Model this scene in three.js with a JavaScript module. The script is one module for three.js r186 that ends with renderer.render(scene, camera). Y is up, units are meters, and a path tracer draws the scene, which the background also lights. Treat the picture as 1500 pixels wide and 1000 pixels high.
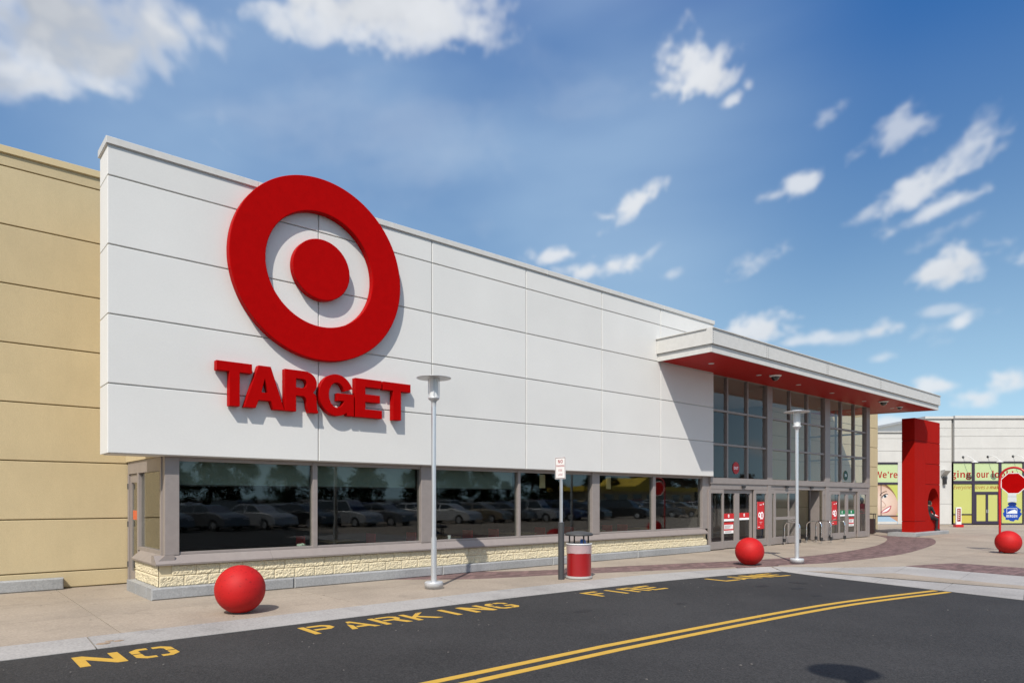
import * as THREE from 'three';
import { mergeGeometries } from 'three/addons/utils/BufferGeometryUtils.js';
import { MarchingCubes } from 'three/addons/objects/MarchingCubes.js';
import { ImprovedNoise } from 'three/addons/math/ImprovedNoise.js';

// ------------------------------------------------------------------ camera (level shift lens: 24 mm, horizon low in the frame)
const scene = new THREE.Scene();
const camera = new THREE.PerspectiveCamera(53.13, 1.5, 0.1, 900);
const EYE = new THREE.Vector3(0, 1.7, 12.7), FWD = new THREE.Vector3(0.6555, 0, -0.7552), RGT = new THREE.Vector3(0.7552, 0, 0.6555);
camera.position.copy(EYE);
camera.lookAt(EYE.clone().add(FWD));
camera.setViewOffset(1500, 1000, 0, -231, 1500, 1000);
const renderer = new THREE.WebGLRenderer({ antialias: true });
renderer.toneMapping = THREE.LinearToneMapping;
renderer.toneMappingExposure = 1.08;
renderer.shadowMap.enabled = true;
const V3 = (x, y, z) => new THREE.Vector3(x, y, z);
const dirOf = (px, py) => FWD.clone().addScaledVector(RGT, (px - 750) / 1000).add(V3(0, (731 - py) / 1000, 0)).normalize();

// ------------------------------------------------------------------ sun
const SUN = V3(-1.232, 1.745, 1).normalize();
const sun = new THREE.DirectionalLight(new THREE.Color().setRGB(1, 0.95, 0.87), 4.2);
sun.position.copy(SUN).multiplyScalar(120).add(V3(18, 0, 0));
sun.target.position.set(18, 0, 0);
sun.castShadow = true;
Object.assign(sun.shadow.camera, { left: -70, right: 70, top: 60, bottom: -60, near: 1, far: 320 });
sun.shadow.mapSize.set(4096, 4096); sun.shadow.bias = -0.0004; sun.shadow.radius = 1;
scene.add(sun, sun.target);

// ------------------------------------------------------------------ random and noise
let seed = 1234567;
const rnd = () => { seed = (seed * 1664525 + 1013904223) >>> 0; return seed / 4294967296; };
const rr = (a, b) => a + (b - a) * rnd();
const perlin = new ImprovedNoise();
const fbm = (x, y, z, o = 5) => { let s = 0, a = 0.5, f = 1; for (let i = 0; i < o; i++) { s += a * perlin.noise(x * f + i * 7.3, y * f - i * 3.1, z + i * 1.7); a *= 0.5; f *= 2.03; } return s; };
const sstep = (a, b, x) => { const t = Math.min(1, Math.max(0, (x - a) / (b - a))); return t * t * (3 - 2 * t); };
const clamp = (x, a = 0, b = 1) => Math.min(b, Math.max(a, x));

// ------------------------------------------------------------------ sky: air and clouds as one equirectangular texture
{
  const W = 2048, H = 1024, data = new Float32Array(W * H * 4), cov = new Float32Array(W * H), shd = new Float32Array(W * H);
  const cloud = (c, au, av, rot, dens, grey, wisp, s) => {          // c: direction of its middle; half sizes as tangents
    const up = V3(0, 1, 0), e = V3().crossVectors(c, up).normalize(), n = V3().crossVectors(e, c).normalize();
    const cr = Math.cos(rot), sr = Math.sin(rot), R = Math.max(au, av) * 1.7;
    const el = Math.asin(c.y), az = Math.atan2(c.z, c.x), dEl = Math.atan(R), dAz = Math.min(Math.PI, dEl / Math.max(0.12, Math.cos(Math.min(1.45, Math.abs(el) + dEl * 0.6))));
    const j0 = Math.max(0, Math.floor(((el - dEl) / Math.PI + 0.5) * H)), j1 = Math.min(H - 1, Math.ceil(((el + dEl) / Math.PI + 0.5) * H));
    const i0 = Math.floor(((az - dAz) / (2 * Math.PI) + 0.5) * W), i1 = Math.ceil(((az + dAz) / (2 * Math.PI) + 0.5) * W);
    const d = V3();
    for (let j = j0; j <= j1; j++) {
      const lat = ((j + 0.5) / H - 0.5) * Math.PI, cl = Math.cos(lat), sl = Math.sin(lat);
      for (let i = i0; i <= i1; i++) {
        const ii = ((i % W) + W) % W, lon = ((ii + 0.5) / W - 0.5) * 2 * Math.PI;
        d.set(cl * Math.cos(lon), sl, cl * Math.sin(lon));
        const k = d.dot(c); if (k < 0.3) continue;
        let u = d.dot(e) / k, v = d.dot(n) / k;
        const U = (u * cr + v * sr) / au, Vv = (-u * sr + v * cr) / av;
        if (U * U + Vv * Vv > 2.6) continue;
        const q = 1 / Math.max(0.05, Math.sqrt(au * av));
        const wx = fbm(u * q * 0.9 + s, v * q * 0.9, s * 1.3, 3) * 0.7, wy = fbm(u * q * 0.9 - s, v * q * 0.9 + 5, s * 2.1, 3) * 0.7;
        const r = Math.sqrt(U * U + Vv * Vv) * 1.12;
        const along = wisp ? 1.6 : 1.15, nz = fbm((u * cr + v * sr) * q * 1.5 / along + wx + s * 3, (-u * sr + v * cr) * q * 1.9 + wy - s, s, 7) + 0.16 * fbm(u * q * 7 + s, v * q * 7, s * 2.7, 3);
        let den = (1 - r) * 1.2 + nz * (wisp ? 2.0 : 1.5);
        den = sstep(wisp ? 0.0 : 0.05, wisp ? 1.35 : 0.95, den) * dens;
        const t = j * W + ii;
        const lit = clamp(0.5 + 0.55 * Vv + nz * 1.1);
        const sh = grey * (0.3 + 0.7 * (1 - lit)) * sstep(0.25, 0.95, den);
        if (den > 0) { shd[t] = (shd[t] * cov[t] + sh * den) / (cov[t] + den + 1e-6); cov[t] = 1 - (1 - cov[t]) * (1 - clamp(den)); }
      }
    }
  };
  // clouds of the view: middle, half sizes and tilt as seen from the camera's place
  const P = (x, y, w, h, tilt, dens, grey, wisp) => cloud(dirOf(x, y), w / 1000 * 0.9, h / 1000 * 0.9, tilt, dens, grey, wisp, (x * 0.37 + y * 0.11) % 40);
  P(60, 0, 250, 95, -0.1, 1, 0.75, 0); P(85, 112, 85, 34, 0.15, 0.9, 0.3, 0); P(-160, 60, 200, 130, 0.2, 1, 0.8, 0);
  P(540, 5, 215, 50, 0.05, 1, 0.35, 0); P(640, 35, 120, 38, 0.2, 0.85, 0.2, 0); P(470, 40, 110, 34, -0.1, 0.8, 0.2, 0); P(725, 50, 40, 26, 0.5, 0.5, 0, 1);
  P(600, 190, 330, 130, 0.15, 0.14, 0, 1);
  P(1003, 88, 36, 52, -0.35, 0.95, 0.1, 0); P(1045, 112, 52, 34, 0.6, 1, 0.2, 0); P(1072, 148, 20, 11, 0.3, 0.8, 0, 0); P(1096, 125, 10, 10, 0, 0.6, 0, 1);
  P(1215, 165, 30, 16, 0.55, 0.75, 0, 1); P(1320, 185, 56, 34, 0.5, 0.6, 0, 1); P(1440, 195, 62, 26, 0.45, 0.6, 0, 1);
  P(1360, 265, 92, 27, 0.42, 0.9, 0.1, 0); P(1360, 310, 85, 17, 0.3, 0.85, 0, 1); P(1270, 312, 40, 16, 0.3, 0.5, 0, 1); P(1390, 332, 48, 18, 0.3, 0.5, 0, 1);
  P(1180, 265, 36, 22, 0.45, 0.85, 0, 0); P(1140, 285, 42, 9, 0.15, 0.6, 0, 1);
  P(935, 295, 66, 24, 0.5, 1, 0.1, 0); P(890, 318, 26, 9, -0.1, 0.8, 0, 0); P(800, 375, 50, 20, 0.15, 0.95, 0.1, 0); P(868, 395, 85, 22, 0.1, 1, 0.15, 0); P(945, 375, 40, 9, 0.6, 0.5, 0, 1);
  P(1095, 388, 62, 22, 0.35, 0.75, 0, 1); P(985, 402, 22, 10, 0.2, 0.5, 0, 1); P(1408, 388, 84, 33, 0.08, 1.05, 0.25, 0);
  P(1120, 483, 56, 28, 0.1, 1.05, 0.2, 0); P(1190, 497, 62, 15, 0.05, 0.75, 0, 0); P(1288, 485, 38, 22, 0.15, 1, 0.2, 0); P(1240, 497, 48, 11, 0, 0.6, 0, 1);
  P(1385, 475, 48, 24, 0.2, 0.6, 0, 1); P(1408, 472, 18, 14, 0.3, 0.9, 0, 0); P(1290, 525, 26, 10, 0.1, 0.6, 0, 1); P(1380, 455, 40, 8, 0, 0.5, 0, 1);
  P(1375, 566, 34, 20, 0.1, 1, 0.1, 0); P(1432, 582, 42, 15, 0.05, 0.95, 0.1, 0); P(1490, 555, 36, 20, 0.1, 1, 0.1, 0); P(1305, 622, 30, 16, 0, 1, 0.1, 0);
  // the same kind of cloud all round
  for (let k = 0; k < 100; k++) {
    const az = rr(-Math.PI, Math.PI), el = Math.pow(rnd(), 1.5) * 1.25 + 0.05, c = V3(Math.cos(el) * Math.cos(az), Math.sin(el), Math.cos(el) * Math.sin(az));
    const big = rnd() < 0.3, tilt = rr(-0.1, 0.5), a = (big ? rr(0.12, 0.3) : rr(0.03, 0.1)) * (0.45 + el), b = a * rr(0.3, 0.5), wisp = rnd() < 0.4 ? 1 : 0, dn = rr(0.6, 1), gr = big ? 0.6 : 0.15, sd = rr(0, 40);
    const f = c.dot(FWD);
    if (f > 0) { const x = 750 + 1000 * c.dot(RGT) / f, y = 731 - 1000 * c.y / f, m = a * 1200; if (x > -m && x < 1500 + m && y > -m && y < 1000) continue; }
    cloud(c, a, b, tilt, dn, gr, wisp, sd);
  }
  const veils = [[dirOf(600, 150), 0.30]]; for (let k = 0; k < 4; k++) { const a = 1.1 + k * 1.05, e = 0.5 + 0.3 * (k % 3); veils.push([V3(Math.cos(e) * Math.cos(a), Math.sin(e), Math.cos(e) * Math.sin(a)), 0.30]); }   // thin high veils, here and all round
  for (let j = 0; j < H; j++) {
    const el = ((j + 0.5) / H - 0.5) * Math.PI, s = Math.sin(el);
    for (let i = 0; i < W; i++) {
      const t = j * W + i, lon = ((i + 0.5) / W - 0.5) * 2 * Math.PI, cl = Math.cos(el);
      const mu = clamp(cl * Math.cos(lon) * SUN.x + s * SUN.y + cl * Math.sin(lon) * SUN.z, -1, 1);
      const h = Math.pow(1 - clamp(s), 3.2), aure = Math.pow(clamp(0.5 + 0.5 * mu), 9), glow = Math.pow(clamp(mu), 60);
      const near = Math.pow(clamp(0.5 + 0.5 * mu), 2) * 0.06; let r = Math.max(0.012, -0.03 + 0.58 * h) + near, g = 0.055 + 0.79 * h + near, b = 0.315 + 0.68 * h + near;
      r += 0.62 * aure + 1.2 * glow; g += 0.62 * aure + 1.15 * glow; b += 0.60 * aure + 1.0 * glow;
      const haze = 0.03 * clamp(fbm(Math.cos(lon) * cl * 3, s * 3, Math.sin(lon) * cl * 3, 4) + 0.35);
      r += haze; g += haze; b += haze * 0.8;
      let veil = 0; const dx = cl * Math.cos(lon), dz = cl * Math.sin(lon), vn1 = clamp(0.72 + 1.1 * fbm(dx * 2.4, s * 5, dz * 2.4, 5), 0.15, 1.3);
      for (const [q, w] of veils) veil = Math.max(veil, w * sstep(0.83, 0.985, dx * q.x + s * q.y + dz * q.z));
      veil *= vn1; r += (0.66 - r) * veil; g += (0.85 - g) * veil; b += (0.98 - b) * veil;
      const a = clamp(cov[t]) * 0.92, w = 1 - 0.62 * clamp(shd[t]);
      const wr = 0.80 * w, wg = 0.815 * Math.pow(w, 0.95), wb = 0.835 * Math.pow(w, 0.88), low = 0.2 * h;
      r = r * (1 - a) + (wr * (1 - low) + r * low + 0.25 * aure) * a; g = g * (1 - a) + (wg * (1 - low) + g * low + 0.25 * aure) * a; b = b * (1 - a) + (wb * (1 - low) + b * low + 0.25 * aure) * a;
      if (s < 0) { r = 0.2; g = 0.2; b = 0.2; }
      data[t * 4] = r; data[t * 4 + 1] = g; data[t * 4 + 2] = b; data[t * 4 + 3] = 1;
    }
  }
  const sky = new THREE.DataTexture(data, W, H, THREE.RGBAFormat, THREE.FloatType);
  sky.mapping = THREE.EquirectangularReflectionMapping; sky.magFilter = THREE.LinearFilter; sky.minFilter = THREE.LinearFilter; sky.wrapS = THREE.RepeatWrapping; sky.needsUpdate = true;
  scene.background = sky; scene.environment = sky;
}

// ------------------------------------------------------------------ textures
function tex(n, metres, fn, srgb = true) {
  const a = new Uint8Array(n * n * 4);
  for (let j = 0; j < n; j++) for (let i = 0; i < n; i++) { const c = fn(i / n, j / n, i, j), k = (j * n + i) * 4; for (let q = 0; q < 3; q++) a[k + q] = clamp(Array.isArray(c) ? c[q] : c) * 255; a[k + 3] = 255; }
  const t = new THREE.DataTexture(a, n, n); t.wrapS = t.wrapT = THREE.RepeatWrapping; t.magFilter = THREE.LinearFilter; t.minFilter = THREE.LinearMipmapLinearFilter; t.generateMipmaps = true;
  if (srgb) t.colorSpace = THREE.SRGBColorSpace; t.repeat.set(1 / metres, 1 / metres); t.needsUpdate = true; return t;
}
// tileable value noise
const lattice = new Float32Array(65536); for (let i = 0; i < 65536; i++) lattice[i] = rnd();
function vn(u, v, f, s = 0) {
  const x = u * f, y = v * f, xi = Math.floor(x), yi = Math.floor(y), a = x - xi, b = y - yi, L = (i, j) => lattice[((((i % f) + f) % f) * 131 + (((j % f) + f) % f) * 7919 + s * 613) & 65535];
  const p = a * a * (3 - 2 * a), q = b * b * (3 - 2 * b);
  return (L(xi, yi) * (1 - p) + L(xi + 1, yi) * p) * (1 - q) + (L(xi, yi + 1) * (1 - p) + L(xi + 1, yi + 1) * p) * q;
}
const vf = (u, v, f, o, s = 0) => { let t = 0, a = 0.5, w = 0; for (let i = 0; i < o; i++) { t += a * vn(u, v, f, s + i); w += a; a *= 0.55; f *= 2; } return t / w; };
const std = (o) => new THREE.MeshStandardMaterial(o), phy = (o) => new THREE.MeshPhysicalMaterial(o);
const lin = (r, g, b) => new THREE.Color().setRGB(r, g, b);
const asphaltMap = tex(2048, 11, (u, v) => { const g = vf(u, v, 900, 2, 3), m = vf(u, v, 12, 5, 9), w = vf(u, v, 5, 3, 17), c = 0.80 + (g - 0.5) * 0.75 + (m - 0.5) * 0.24 + (w - 0.5) * 0.2 + (vn(u, v, 1024, 7) > 0.955 ? 0.45 : 0); return [c, c * 0.99, c * 0.985]; });
const asphaltBump = tex(1024, 3, (u, v) => vf(u, v, 300, 3, 5), false);
const concreteMap = tex(1024, 6, (u, v) => { const m = vf(u, v, 6, 6, 21), f = vf(u, v, 340, 2, 4), s = vf(u, v, 14, 4, 33), sp = vn(u, v, 300, 12) > 0.985 ? -0.16 : 0; const c = 0.88 + (m - 0.5) * 0.17 + (f - 0.5) * 0.16 - sstep(0.66, 0.8, s) * 0.05 + sp; return [c, c * 0.992, c * 0.98]; });
const concreteBump = tex(512, 1.2, (u, v) => vf(u, v, 120, 3, 8), false);
const stuccoMap = tex(1024, 4, (u, v) => { const m = vf(u, v, 5, 5, 41), f = vf(u, v, 420, 2, 14), st = vf(u, v * 0.25, 24, 3, 18); const c = 0.93 + (m - 0.5) * 0.05 + (f - 0.5) * 0.055 + (st - 0.5) * 0.03; return [c, c, c]; });
const smoothMap = tex(1024, 5, (u, v) => { const m = vf(u, v, 5, 5, 43), f = vf(u, v, 300, 2, 15); const c = 0.955 + (m - 0.5) * 0.035 + (f - 0.5) * 0.018; return [c, c, c]; });
const stuccoBump = tex(512, 0.9, (u, v) => vf(u, v, 150, 3, 28), false);
const paverMap = tex(1024, 1.6, (u, v) => {
  const bx = u * 8, by = v * 16, row = Math.floor(by), ox = bx + (row % 2) * 0.5, cx = Math.floor(ox) % 8, fx = ox - Math.floor(ox), fy = by - row, j = fx < 0.045 || fy < 0.08;
  const t = lattice[(cx * 37 + row * 101) & 1023], f = vf(u, v, 200, 2, 6); const c = (j ? 0.62 : 0.82 + (t - 0.5) * 0.3) + (f - 0.5) * 0.2; return [c, c * 0.97, c * 0.97];
});
const waveBump = tex(256, 3.1, (u, v) => vf(u, v, 5, 3, 91), false);
const roughMap = tex(512, 2.5, (u, v) => 0.75 + (vf(u, v, 20, 5, 51) - 0.5) * 0.5, false);
const scuffMap = tex(512, 1.5, (u, v) => { const c = 0.95 + (vf(u, v, 16, 5, 61) - 0.5) * 0.07; return [c, c, c]; });
const ballMap = tex(512, 1, (u, v) => { const c = 0.93 + (vf(u, v, 10, 5, 64) - 0.5) * 0.14 - (vf(u, v, 70, 2, 66) > 0.8 ? 0.16 : 0) + (vn(u, v, 90, 69) > 0.985 ? 0.1 : 0); return [c, c, c]; });
const speckBump = tex(512, 0.25, (u, v) => vf(u, v, 64, 3, 71), false);

const M = {
  asphalt: std({ color: lin(0.042, 0.041, 0.0405), map: asphaltMap, bumpMap: asphaltBump, bumpScale: 0.006, roughness: 0.93 }),
  yellowPaint: std({ color: lin(0.60, 0.36, 0.045), map: scuffMap, roughness: 0.75, bumpMap: asphaltBump, bumpScale: 0.003 }),
  slab: [0, 1, 2].map((i) => std({ color: lin(0.43, 0.365, 0.295).multiplyScalar([1, 0.96, 1.04][i]), map: concreteMap, bumpMap: concreteBump, bumpScale: 0.0016, roughness: 0.9 })),
  kerb: [0, 1].map((i) => std({ color: lin(0.445, 0.432, 0.42).multiplyScalar([1, 0.97][i]), map: concreteMap, bumpMap: concreteBump, bumpScale: 0.002, roughness: 0.88 })),
  joint: std({ color: lin(0.17, 0.15, 0.125), roughness: 1 }),
  plinth: std({ color: lin(0.40, 0.41, 0.42), map: concreteMap, bumpMap: concreteBump, bumpScale: 0.002, roughness: 0.88 }),
  paver: std({ color: lin(0.255, 0.168, 0.155), map: paverMap, roughness: 0.9, bumpMap: paverMap, bumpScale: 0.003 }),
  white: [0, 1, 2].map((i) => std({ color: lin(0.752, 0.738, 0.704).multiplyScalar([1, 0.98, 1.015][i]), map: smoothMap, bumpMap: stuccoBump, bumpScale: 0.0003, roughness: 0.9 })),
  whiteGroove: std({ color: lin(0.62, 0.605, 0.58), roughness: 0.95 }),
  whiteMetal: std({ color: lin(0.66, 0.64, 0.60), map: scuffMap, roughness: 0.5 }),
  yellow: [0, 1, 2].map((i) => std({ color: lin(0.625, 0.503, 0.298).multiplyScalar([1, 0.975, 1.015][i]), map: stuccoMap, bumpMap: stuccoBump, bumpScale: 0.003, roughness: 0.93 })),
  yellowGroove: std({ color: lin(0.36, 0.27, 0.14), roughness: 0.95 }),
  yellowMetal: std({ color: lin(0.58, 0.46, 0.26), roughness: 0.5 }),
  block: [0, 1, 2, 3].map((i) => std({ color: lin(0.84, 0.74, 0.52).multiplyScalar([1, 0.96, 1.03, 0.98][i]), map: concreteMap, roughness: 0.95 })),
  mortar: std({ color: lin(0.66, 0.55, 0.35), roughness: 1 }),
  frame: std({ color: lin(0.33, 0.285, 0.262), map: scuffMap, roughness: 0.45, metalness: 0.15 }),
  frameDark: std({ color: lin(0.10, 0.085, 0.075), roughness: 0.5 }),
  glass: phy({ color: lin(0.80, 0.83, 0.81), transmission: 1, thickness: 0, roughness: 0, ior: 1.52, bumpMap: waveBump, bumpScale: 0.0011 }),
  clear: phy({ color: lin(0.93, 0.95, 0.94), transmission: 1, thickness: 0, roughness: 0, ior: 1.52 }),
  redFace: phy({ color: lin(0.43, 0.002, 0.002), map: scuffMap, roughness: 0.45, specularIntensity: 0.07 }),
  redBall: phy({ color: lin(0.53, 0.009, 0.009), specularIntensity: 0.6, map: ballMap, roughness: 0.62, bumpMap: speckBump, bumpScale: 0.0012 }),
  redSoffit: phy({ color: lin(0.43, 0.012, 0.008), map: scuffMap, roughness: 0.5, specularIntensity: 0.3 }),
  redStucco: phy({ specularIntensity: 0.15, color: lin(0.42, 0.01, 0.006), map: stuccoMap, bumpMap: stuccoBump, bumpScale: 0.004, roughness: 0.92 }),
  redGroove: std({ color: lin(0.16, 0.006, 0.006), roughness: 1 }),
  redPaint: phy({ color: lin(0.50, 0.008, 0.01), roughness: 0.35, clearcoat: 0.3, clearcoatRoughness: 0.2 }),
  steel: std({ color: lin(0.72, 0.73, 0.74), metalness: 0.6, roughness: 0.33, map: scuffMap }),
  alu: std({ color: lin(0.66, 0.67, 0.68), metalness: 0.35, roughness: 0.42, map: scuffMap }),
  black: std({ color: lin(0.018, 0.018, 0.019), roughness: 0.55 }),
  darkGrey: std({ color: lin(0.055, 0.056, 0.058), roughness: 0.6, map: scuffMap }),
  frosted: phy({ color: lin(0.9, 0.91, 0.9), transmission: 0.35, thickness: 0, roughness: 0.7 }),
  white2: std({ color: lin(0.75, 0.75, 0.74), roughness: 0.6 }),
  trim: std({ color: lin(0.035, 0.026, 0.05), roughness: 0.5 }),
  floor: std({ color: lin(0.24, 0.2, 0.16), roughness: 0.5 }),
  interior: std({ color: lin(0.12, 0.10, 0.095), roughness: 0.9 }),
  interiorLight: std({ color: lin(0.35, 0.30, 0.26), roughness: 0.9 }),
  interiorTan: std({ color: lin(0.42, 0.28, 0.15), roughness: 0.8 }),
  shade: std({ color: lin(0.24, 0.285, 0.245), roughness: 0.9, side: THREE.DoubleSide }),
  rust: std({ color: lin(0.2, 0.08, 0.03), roughness: 1 }),
};
const bushRand = rr;

// ------------------------------------------------------------------ geometry helpers
function uvm(g) {                                                     // uv in metres from position and face normal
  if (g.index) g = g.toNonIndexed();
  const p = g.attributes.position, uv = new Float32Array(p.count * 2), a = V3(), b = V3(), c = V3(), n = V3();
  for (let i = 0; i < p.count; i += 3) {
    a.fromBufferAttribute(p, i); b.fromBufferAttribute(p, i + 1); c.fromBufferAttribute(p, i + 2);
    n.subVectors(b, a).cross(c.clone().sub(a)); const ax = Math.abs(n.x), ay = Math.abs(n.y), az = Math.abs(n.z);
    [a, b, c].forEach((q, k) => { const w = (i + k) * 2; if (ay >= ax && ay >= az) { uv[w] = q.x; uv[w + 1] = q.z; } else if (ax >= az) { uv[w] = q.z; uv[w + 1] = q.y; } else { uv[w] = q.x; uv[w + 1] = q.y; } });
  }
  g.setAttribute('uv', new THREE.BufferAttribute(uv, 2));
  return g;
}
const clean = (g) => { if (g.index) g = g.toNonIndexed(); for (const k of Object.keys(g.attributes)) if (!['position', 'normal', 'uv'].includes(k)) g.deleteAttribute(k); return g; };
const merge = (list) => list.length === 1 ? list[0] : mergeGeometries(list.map(clean));
function box(x0, x1, y0, y1, z0, z1, ch = 0) {                        // a box, its edges chamfered by ch
  if (!ch) { const g = new THREE.BoxGeometry(x1 - x0, y1 - y0, z1 - z0); g.translate((x0 + x1) / 2, (y0 + y1) / 2, (z0 + z1) / 2); return uvm(g); }
  const s = new THREE.Shape([[x0 + ch, y0 + ch], [x1 - ch, y0 + ch], [x1 - ch, y1 - ch], [x0 + ch, y1 - ch]].map((p) => new THREE.Vector2(...p)));
  const g = new THREE.ExtrudeGeometry(s, { depth: z1 - z0 - 2 * ch, bevelEnabled: true, bevelSize: ch, bevelThickness: ch, bevelSegments: 1, curveSegments: 1 }); g.translate(0, 0, z0 + ch); return uvm(g);
}
const paneZ = (x0, x1, y0, y1, z) => { const g = new THREE.PlaneGeometry(x1 - x0, y1 - y0); g.translate((x0 + x1) / 2, (y0 + y1) / 2, z); return g; };
const paneX = (x, y0, y1, z0, z1) => { const g = new THREE.PlaneGeometry(z1 - z0, y1 - y0); g.rotateY(Math.PI / 2); g.translate(x, (y0 + y1) / 2, (z0 + z1) / 2); return g; };
const cyl = (r0, r1, y0, y1, x = 0, z = 0, n = 24) => { const g = new THREE.CylinderGeometry(r1, r0, y1 - y0, n); g.translate(x, (y0 + y1) / 2, z); return g; };
const lathe = (pts, n = 40) => new THREE.LatheGeometry(pts.map((p) => new THREE.Vector2(...p)), n);
const tube = (pts, r, n = 24, m = 8) => new THREE.TubeGeometry(new THREE.CatmullRomCurve3(pts.map((p) => V3(...p)), false, 'centripetal'), n, r, m);
function prism(poly, y0, y1, ch = 0) {                                // ground polygon [x, z] raised from y0 to y1
  const s = new THREE.Shape(poly.map(([x, z]) => new THREE.Vector2(x, -z)));
  const g = new THREE.ExtrudeGeometry(s, ch ? { depth: y1 - y0 - ch, bevelEnabled: true, bevelSize: -ch, bevelThickness: ch, bevelOffset: 0, bevelSegments: 1 } : { depth: y1 - y0, bevelEnabled: false });
  g.rotateX(-Math.PI / 2); g.translate(0, y0, 0); return uvm(g);
}
const clipHalf = (p, f) => { const o = []; for (let i = 0; i < p.length; i++) { const a = p[i], b = p[(i + 1) % p.length], fa = f(a), fb = f(b); if (fa >= 0) o.push(a); if ((fa >= 0) !== (fb >= 0)) { const t = fa / (fa - fb); o.push([a[0] + t * (b[0] - a[0]), a[1] + t * (b[1] - a[1])]); } } return o; };
const clipRect = (p, x0, x1, z0, z1) => clipHalf(clipHalf(clipHalf(clipHalf(p, (q) => q[0] - x0), (q) => x1 - q[0]), (q) => q[1] - z0), (q) => z1 - q[1]);
const area = (p) => { let s = 0; p.forEach((a, i) => { const b = p[(i + 1) % p.length]; s += a[0] * b[1] - b[0] * a[1]; }); return Math.abs(s / 2); };
const smooth = (pts, n = 48) => new THREE.SplineCurve(pts.map((p) => new THREE.Vector2(...p))).getSpacedPoints(n).map((p) => [p.x, p.y]);

const used = {};
const numbered = (n) => { const k = (used[n] = (used[n] ?? -1) + 1); return k ? `${n}_${String(k).padStart(3, '0')}` : n; };
function mesh(name, geo, mat, parent) { const m = new THREE.Mesh(geo, mat); m.name = name; m.castShadow = m.receiveShadow = true; parent.add(m); return m; }
function part(parent, name, geos, mat) { let m; for (const g of [].concat(geos)) m = mesh(name, g, mat, parent); return m; }   // each piece a mesh of its own
function thing(name, label, category, pos = [0, 0, 0], turn = 0, group) {
  const o = new THREE.Group(); o.name = numbered(name); o.position.set(...pos); o.rotation.y = turn; o.userData = { label, category }; if (group) o.userData.group = group; scene.add(o); return o;
}
function struct(name) { const o = new THREE.Group(); o.name = name; o.userData.kind = 'structure'; scene.add(o); return o; }
function sub(parent, name) { const o = new THREE.Group(); o.name = name; parent.add(o); return o; }
function copy(root, pos, turn, label) { const r = root.clone(); r.name = numbered(root.name.replace(/_\d{3}$/, '')); r.userData = { ...root.userData }; if (label) r.userData.label = label; r.position.set(...pos); r.rotation.y = turn; scene.add(r); return r; }

// ------------------------------------------------------------------ ground
const kerbIn = smooth([[-26, 2.88], [-8, 2.88], [0.7, 2.89], [5.4, 2.88], [8.88, 2.91], [11.36, 3.0], [12.7, 3.12], [13.91, 3.34], [15.3, 3.68], [16.2, 3.98]], 80);
const asphE = smooth([[-26, 3.5], [-8, 3.5], [0.66, 3.5], [5.8, 3.53], [7.97, 3.56], [10.51, 3.7], [12.19, 3.84], [13.98, 4.07], [15.0, 4.29], [15.76, 4.52]], 80);
const pavLo = smooth([[7.55, 0.1], [8.86, 1.15], [10.92, 1.8], [12.5, 2.38], [14.24, 3.0], [15.54, 3.5], [17.17, 4.1], [18.4, 4.45], [20.48, 4.64], [23.53, 4.6], [28.44, 3.8], [31.34, 3.0], [33.3, 2.25], [33.4, 2.15]], 60);
const pavUp = smooth([[10.0, 0.1], [10.6, 0.55], [11.8, 1.02], [13.3, 1.42], [15.71, 2.15], [16.96, 2.52], [18.36, 2.86], [20.64, 3.1], [23.54, 2.98], [26.98, 2.45], [30.94, 1.3], [33.0, 0.3], [34.4, -0.9], [34.7, -2.7]], 60);
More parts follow.
